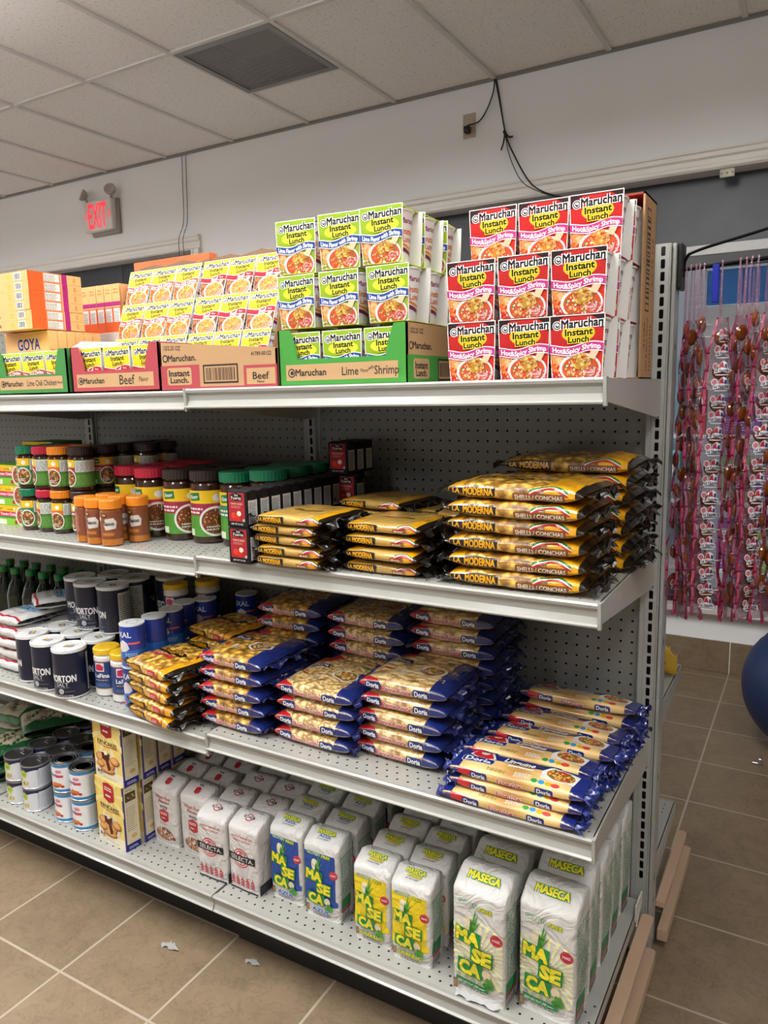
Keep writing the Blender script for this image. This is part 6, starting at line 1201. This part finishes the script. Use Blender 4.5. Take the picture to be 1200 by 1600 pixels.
# cans
def can(kind):
    root = thing('food_can'); r, h = (1.6, 2.85) if kind == 'green' else (1.55, 3.55); W = 2*PI*r; mb = MB()
    mb.rev([(0, 0.1), (r-0.12, 0.02), (r, 0.0), (r+0.03, 0.05, 'c8c8cc', 'metal'), (r+0.03, 0.12, 'c8c8cc', 'metal'), (r-0.02, 0.16, 'dfe2e6', 'label'), (r-0.02, h-0.16, 'c8c8cc', 'metal'), (r+0.03, h-0.12, 'c8c8cc', 'metal'), (r+0.03, h, 'c8c8cc', 'metal'), (r-0.08, h, '8a8a8c', 'metal'), (r-0.12, h-0.14, '77777a', 'metal'), (0, h-0.14)], 36, '8a8a8c', 'metal')
    if kind == 'lechera':   # ribbed lid of a pull-free can
        for q in (1.2, 0.95): mb.rev([(q, h-0.13), (q-0.05, h-0.1), (q-0.1, h-0.13)], 36, '9a9a9c', 'metal')
    mb.build('can_body', root)
    mb = MB(); a = Art(-W/2, 0.17, W/2, h-0.17, 'dfe2e6')
    if kind == 'green':
        a.band(lambda x: h-0.75-0.25*math.cos(x*1.6), lambda x: h-0.1, -W*0.3, W*0.24, '1c2450', 12); a.rect(-W/2, h-0.42, W, 0.3, '1c2450'); a.txt('Goya', -0.75, h-0.62, 0.3, 'e8ecf0', W=0.9, bold=0.03); a.ell(0.55, h-1.0, 0.52, 0.46, 'b8cc2c', 20); a.lines(0.2, h-1.15, 0.7, 0.3, 2, '3a6a2c', 0.5); a.ell(0.25, 0.75, 1.0, 0.45, 'ece0b8', 20); a.food(0.3, 0.8, 0.85, 0.38, ['e8d48c', 'd0a850', 'f4ecc8', '8aa84c'], 60, 0.12); a.food(-0.95, 0.6, 0.25, 0.22, ['d03a3c'], 5, 0.16); a.lines(W*0.22, 0.5, W*0.2, h-1.1, 10, '6a7498', 0.3)
    else:
        a.rect(-W/2, 0.1, W, 0.42, '3a8cc4'); a.rect(-W/2, h-0.5, W, 0.4, '3a8cc4'); a.rect(-W*0.26, 0.5, W*0.46, h-1.0, 'f0f0f0'); a.txt('La Lechera', -0.35, h-1.35, 0.42, '24408c', W=1.9, bold=0.03, shear=0.15); a.lines(-0.9, h-1.8, 1.3, 0.1, 1, '7a8498'); a.ell(0.75, h-0.95, 0.42, 0.22, 'e8a0b0'); a.lines(0.45, h-1.05, 0.6, 0.2, 2, 'c83a5c', 0.5); a.rrect(0.35, h-1.65, 0.95, 0.3, 0.08, 'c84a5c'); a.poly([(-0.6, 0.8), (0.1, 1.35), (1.0, 1.2), (1.1, 0.9), (0.2, 0.6)], 'd8782c'); a.poly([(-0.5, 0.75), (0.2, 0.95), (1.05, 0.85), (0.2, 0.6)], 'a8441c'); a.ell(1.15, 0.85, 0.2, 0.16, 'c8242c'); a.lines(W*0.22, 0.7, W*0.22, h-1.4, 12, '8a98a8', 0.3)
    mb.art(a, cyl(r-0.015, 0), 'label', gu=W/36, eps=0.005); mb.build('label', root)
    if kind == 'green':
        mb = MB(); z = h-0.06; mb.tube([(-0.1+0.32*math.cos(t), 0.45+0.2*math.sin(t), z) for t in [k*PI/8 for k in range(17)]], 0.05, 'b8b4a8', 'metal', 6); mb.box(0.15, 0.35, z-0.08, 0.65, 0.55, z+0.03, 'b8b4a8', 'metal', 0.02); mb.build('pull_ring', root)
    return root
cg, cl_ = can('green'), can('lechera')
for k in range(4):
    for c in range(2):
        for lv in range(2): place(cg, (-68.9, -65.5)[c]+J(0.06)+0.1*k, -16.9+3.25*k+J(0.05)+(0.15 if c == 0 else 0), Z4+2.87*lv, f'bean can with pull ring, {("lower", "upper")[lv]} level, {("left", "right")[c]} column, {RN[k]} rank', 'can', 'pull ring cans on the base deck', rz=-0.35+J(0.15))
for k in range(3):
    for c in range(2):
        for lv in range(2): place(cl_, (-60.3, -57.0)[c]+J(0.05), -16.6+3.2*k-(0.15*c), Z4+3.57*lv, f'white and blue milk can, {("lower", "upper")[lv]} level, {("left", "right")[c]} column, {RN[k]} rank', 'can', 'white and blue milk cans', rz=-0.35+J(0.1)+0.15*lv)
for lv in range(2): place(cg, -63.0, -3.6, Z4+2.87*lv, f'bean can with pull ring in the rear shade, {("lower", "upper")[lv]} one, near the milk cans', 'can', 'pull ring cans on the base deck')
# green bean sacks
L, D, T = 6.6, 9.5, 2.3
a = Art(0, -T, L, D+T); a.poly([(1.3, 0.6), (L-1.3, 0.6), (L-1.4, D-0.8), (1.4, D-0.8)], 'c8bea0'); a.txt('FRIJOL', L/2, 3.4, 0.8, '8a5a40', W=3.2, bold=0.02); a.lines(1.9, 4.6, 2.8, 1.4, 3, '8a5a40', 0.55); a.lines(2.2, 1.4, 2.2, 0.6, 2, '9a7a5c', 0.5); a.poly([(1.2, -2), (L-1.2, -2), (L-1.3, 0.3), (1.3, 0.3)], '2e7a44')
gs = sack('bean_sack', L, D, T, a, '12582c', 91)
for i, (x, y, z, rz, lb) in enumerate([(-76.4, -13.4, Z4, -0.5, 'green bean sack at the left edge, bottom front'), (-76.2, -12.9, Z4+2.2, -0.55, 'green bean sack at the left edge, tan panel cut by the frame'), (-73.6, -7.2, Z4, -0.5, 'green bean sack at the rear left, bottom of its pile'), (-73.6, -7.3, Z4+2.2, -0.5, 'green bean sack at the rear left, second of its pile'), (-73.3, -7.6, Z4+4.4, -0.55, 'green bean sack with tan panel lying on the rear left pile'), (-80.5, -6.2, Z4, 0.1, 'dark green sack beyond the left edge, lower'), (-80.5, -6.2, Z4+2.2, 0.1, 'dark green sack beyond the left edge, middle'), (-80.0, -6.4, Z4+4.4, 0.1, 'dark green sack standing high at the far left')]):
    place(gs, x, y, z, lb, 'bean sack', 'green bean sacks', rz=rz)
# loose bits on the base deck
mb = MB(); mb.grid(lambda i, j: (-38.7+1.3*(i/6-0.5), -16.9+0.5*(j/4-0.5)+0.1*math.sin(i), Z4+0.05+0.06*abs(math.sin(i+j))), 6, 4, 'd8d6d0', 'film'); tag(mb.build('tape_scrap'), 'small curl of clear tape stuck on the base deck before the wheat flour', 'litter')
mb = MB(); mb.grid(lambda i, j: (-8.6+3.6*(i/10-0.5), -18.9+0.35*(j/4-0.5)*2+0.1*math.sin(i*1.3), Z4+0.06+0.25*abs(math.sin(i*1.1+j*0.8))), 10, 4, 'c8c8c6', 'film'); tag(mb.build('plastic_wrap'), 'crumpled clear plastic at the foot of the large left flour bag', 'litter')
# ------------------------------------------------------------------ lollipop strips on the side arm
root = thing('hook_arm'); mb = MB()
mb.box(0.95, 0.6, 62.4, 1.35, 2.6, 66.1, '1a1a1c', 'black_rubber', 0.1); mb.build('mounting_plate', root)
mb = MB(); mb.tube(spl([(1.3, 1.6, 63.4), (1.5, 1.6, 64.9), (2.6, 1.7, 65.55), (8, 2.6, 66.9), (16, 4.2, 69.2)]), 0.13, '161618', 'metal'); mb.build('brace_wire', root)
mb = MB(); mb.tube([(1.2, 1.5, 64.0), (6, 1.9, 64.3), (20, 3.1, 65.1)], 0.17, '161618', 'metal'); mb.build('rod', root)
tag(root, 'black wire side arm with brace fixed to the top of the upright', 'arm')
mb = MB(); mb.box(3.6, 1.35, 61.2, 4.1, 1.9, 64.2, '1c2a9c', 'card', 0.04); tag(mb.build('hang_tag'), 'dark blue hanging tag on the rod above the middle candy strip', 'tag')
def strip(tw, ph, sd, n=9, tc='b82858', qo=0.0):
    root = thing('candy_strip'); rn = random.Random(sd); H = 25.5; W = 2.5
    def ang(q): return ph+tw*math.sin(q*2.3+sd)+0.25*math.sin(q*7+sd*2)
    def cen(q): return Vector((0.22*math.sin(q*5+sd), 0.25*math.cos(q*4+sd), -4.2-H*q))
    def wid(q): return W*(0.35+0.65*min(1, q/0.10))*(1-0.12*abs(math.sin(q*PI*n)))
    def P(q, s, o=0.0):
        a = ang(q); c = cen(q); w = wid(q)/2; b_ = 0.12*math.sin(q*31+s*2.2+sd); d = Vector((math.cos(a), math.sin(a), 0)); nn = Vector((math.sin(a), -math.cos(a), 0))
        return c+d*(s*w)+nn*(b_+o)
    N = 70
    mb = MB(); mb.grid(lambda i, j: P(i/N, -0.8+1.6*j/6)[:], N, 6, 'ead8dc', 'clear_wrap'); mb.build('clear_film', root)
    for sg in (-1, 1):
        mb = MB(); mb.grid(lambda i, j: P(min(1.02, i/N*(1.02+0.02*sg)), sg*(0.84+0.26*j/2)+0.03*math.sin(i*1.3), 0.05*math.sin(i*0.9+j))[:], N, 2, tc, 'wrap_tape')
        a = Art(0, -1.2, 1, 1.2)
        for k in range(n*2): a.rect((k+0.1)/(n*2), sg*0.97-0.07, 0.82/(n*2), 0.03, 'e89ab4'); a.rect((k+0.1)/(n*2), sg*0.97+0.02, 0.6/(n*2), 0.03, 'e89ab4'); a.rect(k/(n*2), sg*0.97-0.17, 0.004, 0.34, '7a1838')
        mb.art(a, lambda u, v, o: P(u, v, 0.05*math.sin(u*N*0.9+1)+o+0.03)[:], 'wrap_tape', gu=1/N, eps=0.01); mb.build('edge_tape', root)
    # loop over the rod
    mb = MB(); L1 = [Vector((0.1*sg*math.sin(t)*1.0, 0, 0)) for sg in (1,) for t in (0,)]
    pts = [(0.0, -0.2, -5.0), (0.02, -0.42, -2.6), (0.0, -0.38, -0.7), (0.0, -0.16, 0.22), (0.0, 0.0, 0.36), (0.0, 0.16, 0.22), (0.0, 0.38, -0.7), (0.02, 0.42, -2.6), (0, 0.2, -5.0)]
    pp = spl(pts, 5); ww = 0.14
    mb.grid(lambda i, j: (pp[i].x*0+(j/2-0.5)*ww*(1.0+0.5*min(1, max(0, -pp[i].z)/4)), pp[i].y, pp[i].z), len(pp)-1, 2, 'b8b4b0', 'clear_wrap'); mb.build('hanging_loop', root)
    st = Art(-1.3, -1.2, 1.3, 1.2)
    for k in range(n):
        few = sd != 1.0 and k % 3 != int(sd) % 3
        q = min(0.97, (k+0.62+qo)/n*0.95); a_ = ang(q); c = P(q, 0.0)
        mb = MB(); vs = []
        prof = [(0, -0.26), (0.4, -0.24), (0.62, -0.13), (0.68, 0), (0.62, 0.13), (0.4, 0.24), (0, 0.26)]
        m0 = MB(); m0.rev(prof, 20, '8f4c14', 'caramel')
        R = Matrix.Rotation(a_, 3, 'Z') @ Matrix.Rotation(PI/2, 3, 'X')
        m0.v = [(R @ Vector(v)+c)[:] for v in m0.v]; lp = m0.build('lollipop', root)
        mb = MB(); d = Vector((math.cos(a_), math.sin(a_), 0)); mb.tube([(c+d*0.75)[:], (c+d*2.35+Vector((0, 0, 0.12)))[:]], 0.07, 'efece6', 'plastic', 8); mb.build('stick', lp)
        # white and red printed patches on the film
        mb = MB(); s2 = Art(-1.3, -1.3, 1.3, 1.3)
        s2.ell(-0.62, -0.35, 0.3, 0.3, 'e8e4e4', 14); s2.ell(-0.62, -0.35, 0.22, 0.22, 'c86a7a', 12); s2.poly([(-0.3, -0.5), (-0.1, -0.05), (0.2, 0.1), (0.5, -0.1), (0.6, -0.5)], 'f4eef0'); s2.poly([(-0.25, -0.5), (-0.1, -0.1), (0.12, 0.0), (0.25, -0.5)], 'b8203c'); s2.poly([(0.25, -0.5), (0.3, -0.15), (0.5, -0.2), (0.52, -0.5)], '2c3a7a')
        s2.poly([(-0.75, -0.95), (-0.7, -0.55), (0, -0.45), (0.7, -0.55), (0.75, -0.95), (0, -0.8)], 'f2f0f2'); s2.txt('La Vaquita', 0, -0.68, 0.26, '1c2c5c', W=1.3, bold=0.03); s2.band(lambda x: -1.1+0.05*x*x, lambda x: -1.02+0.05*x*x, -0.6, 0.6, 'ece8ea', 4)
        for sh in ((0.75, -0.55) if sd == 1.0 else () if few else (0.3,)):
            mb.art(s2, lambda u, v, o: (P(q-(v+sh)/H*1.0, u/1.4, 0.0)+Vector((math.sin(a_), -math.cos(a_), 0))*(0.3+o))[:], 'label', eps=0.01, gu=0.4)
        if mb.v: mb.build('printed_patch', root)
    return root
st1 = strip(0.25, 0.1, 1.0); st2 = strip(0.45, 1.3, 2.0, qo=-0.3); st3 = strip(0.45, 1.75, 3.5, tc='8f4a6c', qo=0.2); st4 = strip(0.6, 1.5, 5.2, tc='a83a60', qo=-0.1); st5 = strip(0.5, 1.1, 7.9, qo=0.35); st6 = strip(0.35, 1.6, 9.1, tc='b06a88', qo=-0.45)
def rodz(x): return 64.0+(x-1.2)*0.0585
CS = [(1.6, st2, 0.1, 0), (1.95, st3, 0.0, 0), (2.3, st4, 0.25, 0), (2.65, st5, -0.1, 0), (3.0, st6, -0.15, 0), (4.3, st1, 0.1, 0), (5.65, st3, -0.1, 0), (6.05, st4, 0.15, 0), (6.5, st5, -0.25, 0), (6.95, st6, -0.1, 0), (7.7, st1, 0.35, 0), (8.5, st2, 0.2, 0), (8.95, st4, 0.1, 0), (9.5, st6, 0.2, 0), (10.1, st3, 0, 0)]
for i, (x, p, rz, dz) in enumerate(CS):
    place(p, x, 1.5+(x-1.2)*0.085, rodz(x)-0.0+0*dz, f'pink edged strip of wrapped caramel lollipops, {ORD[i]} from the shelf upright', 'candy strip', 'lollipop strips on the side arm', rz=rz)
bpy.data.objects.remove(_to); bpy.data.curves.remove(_tc)
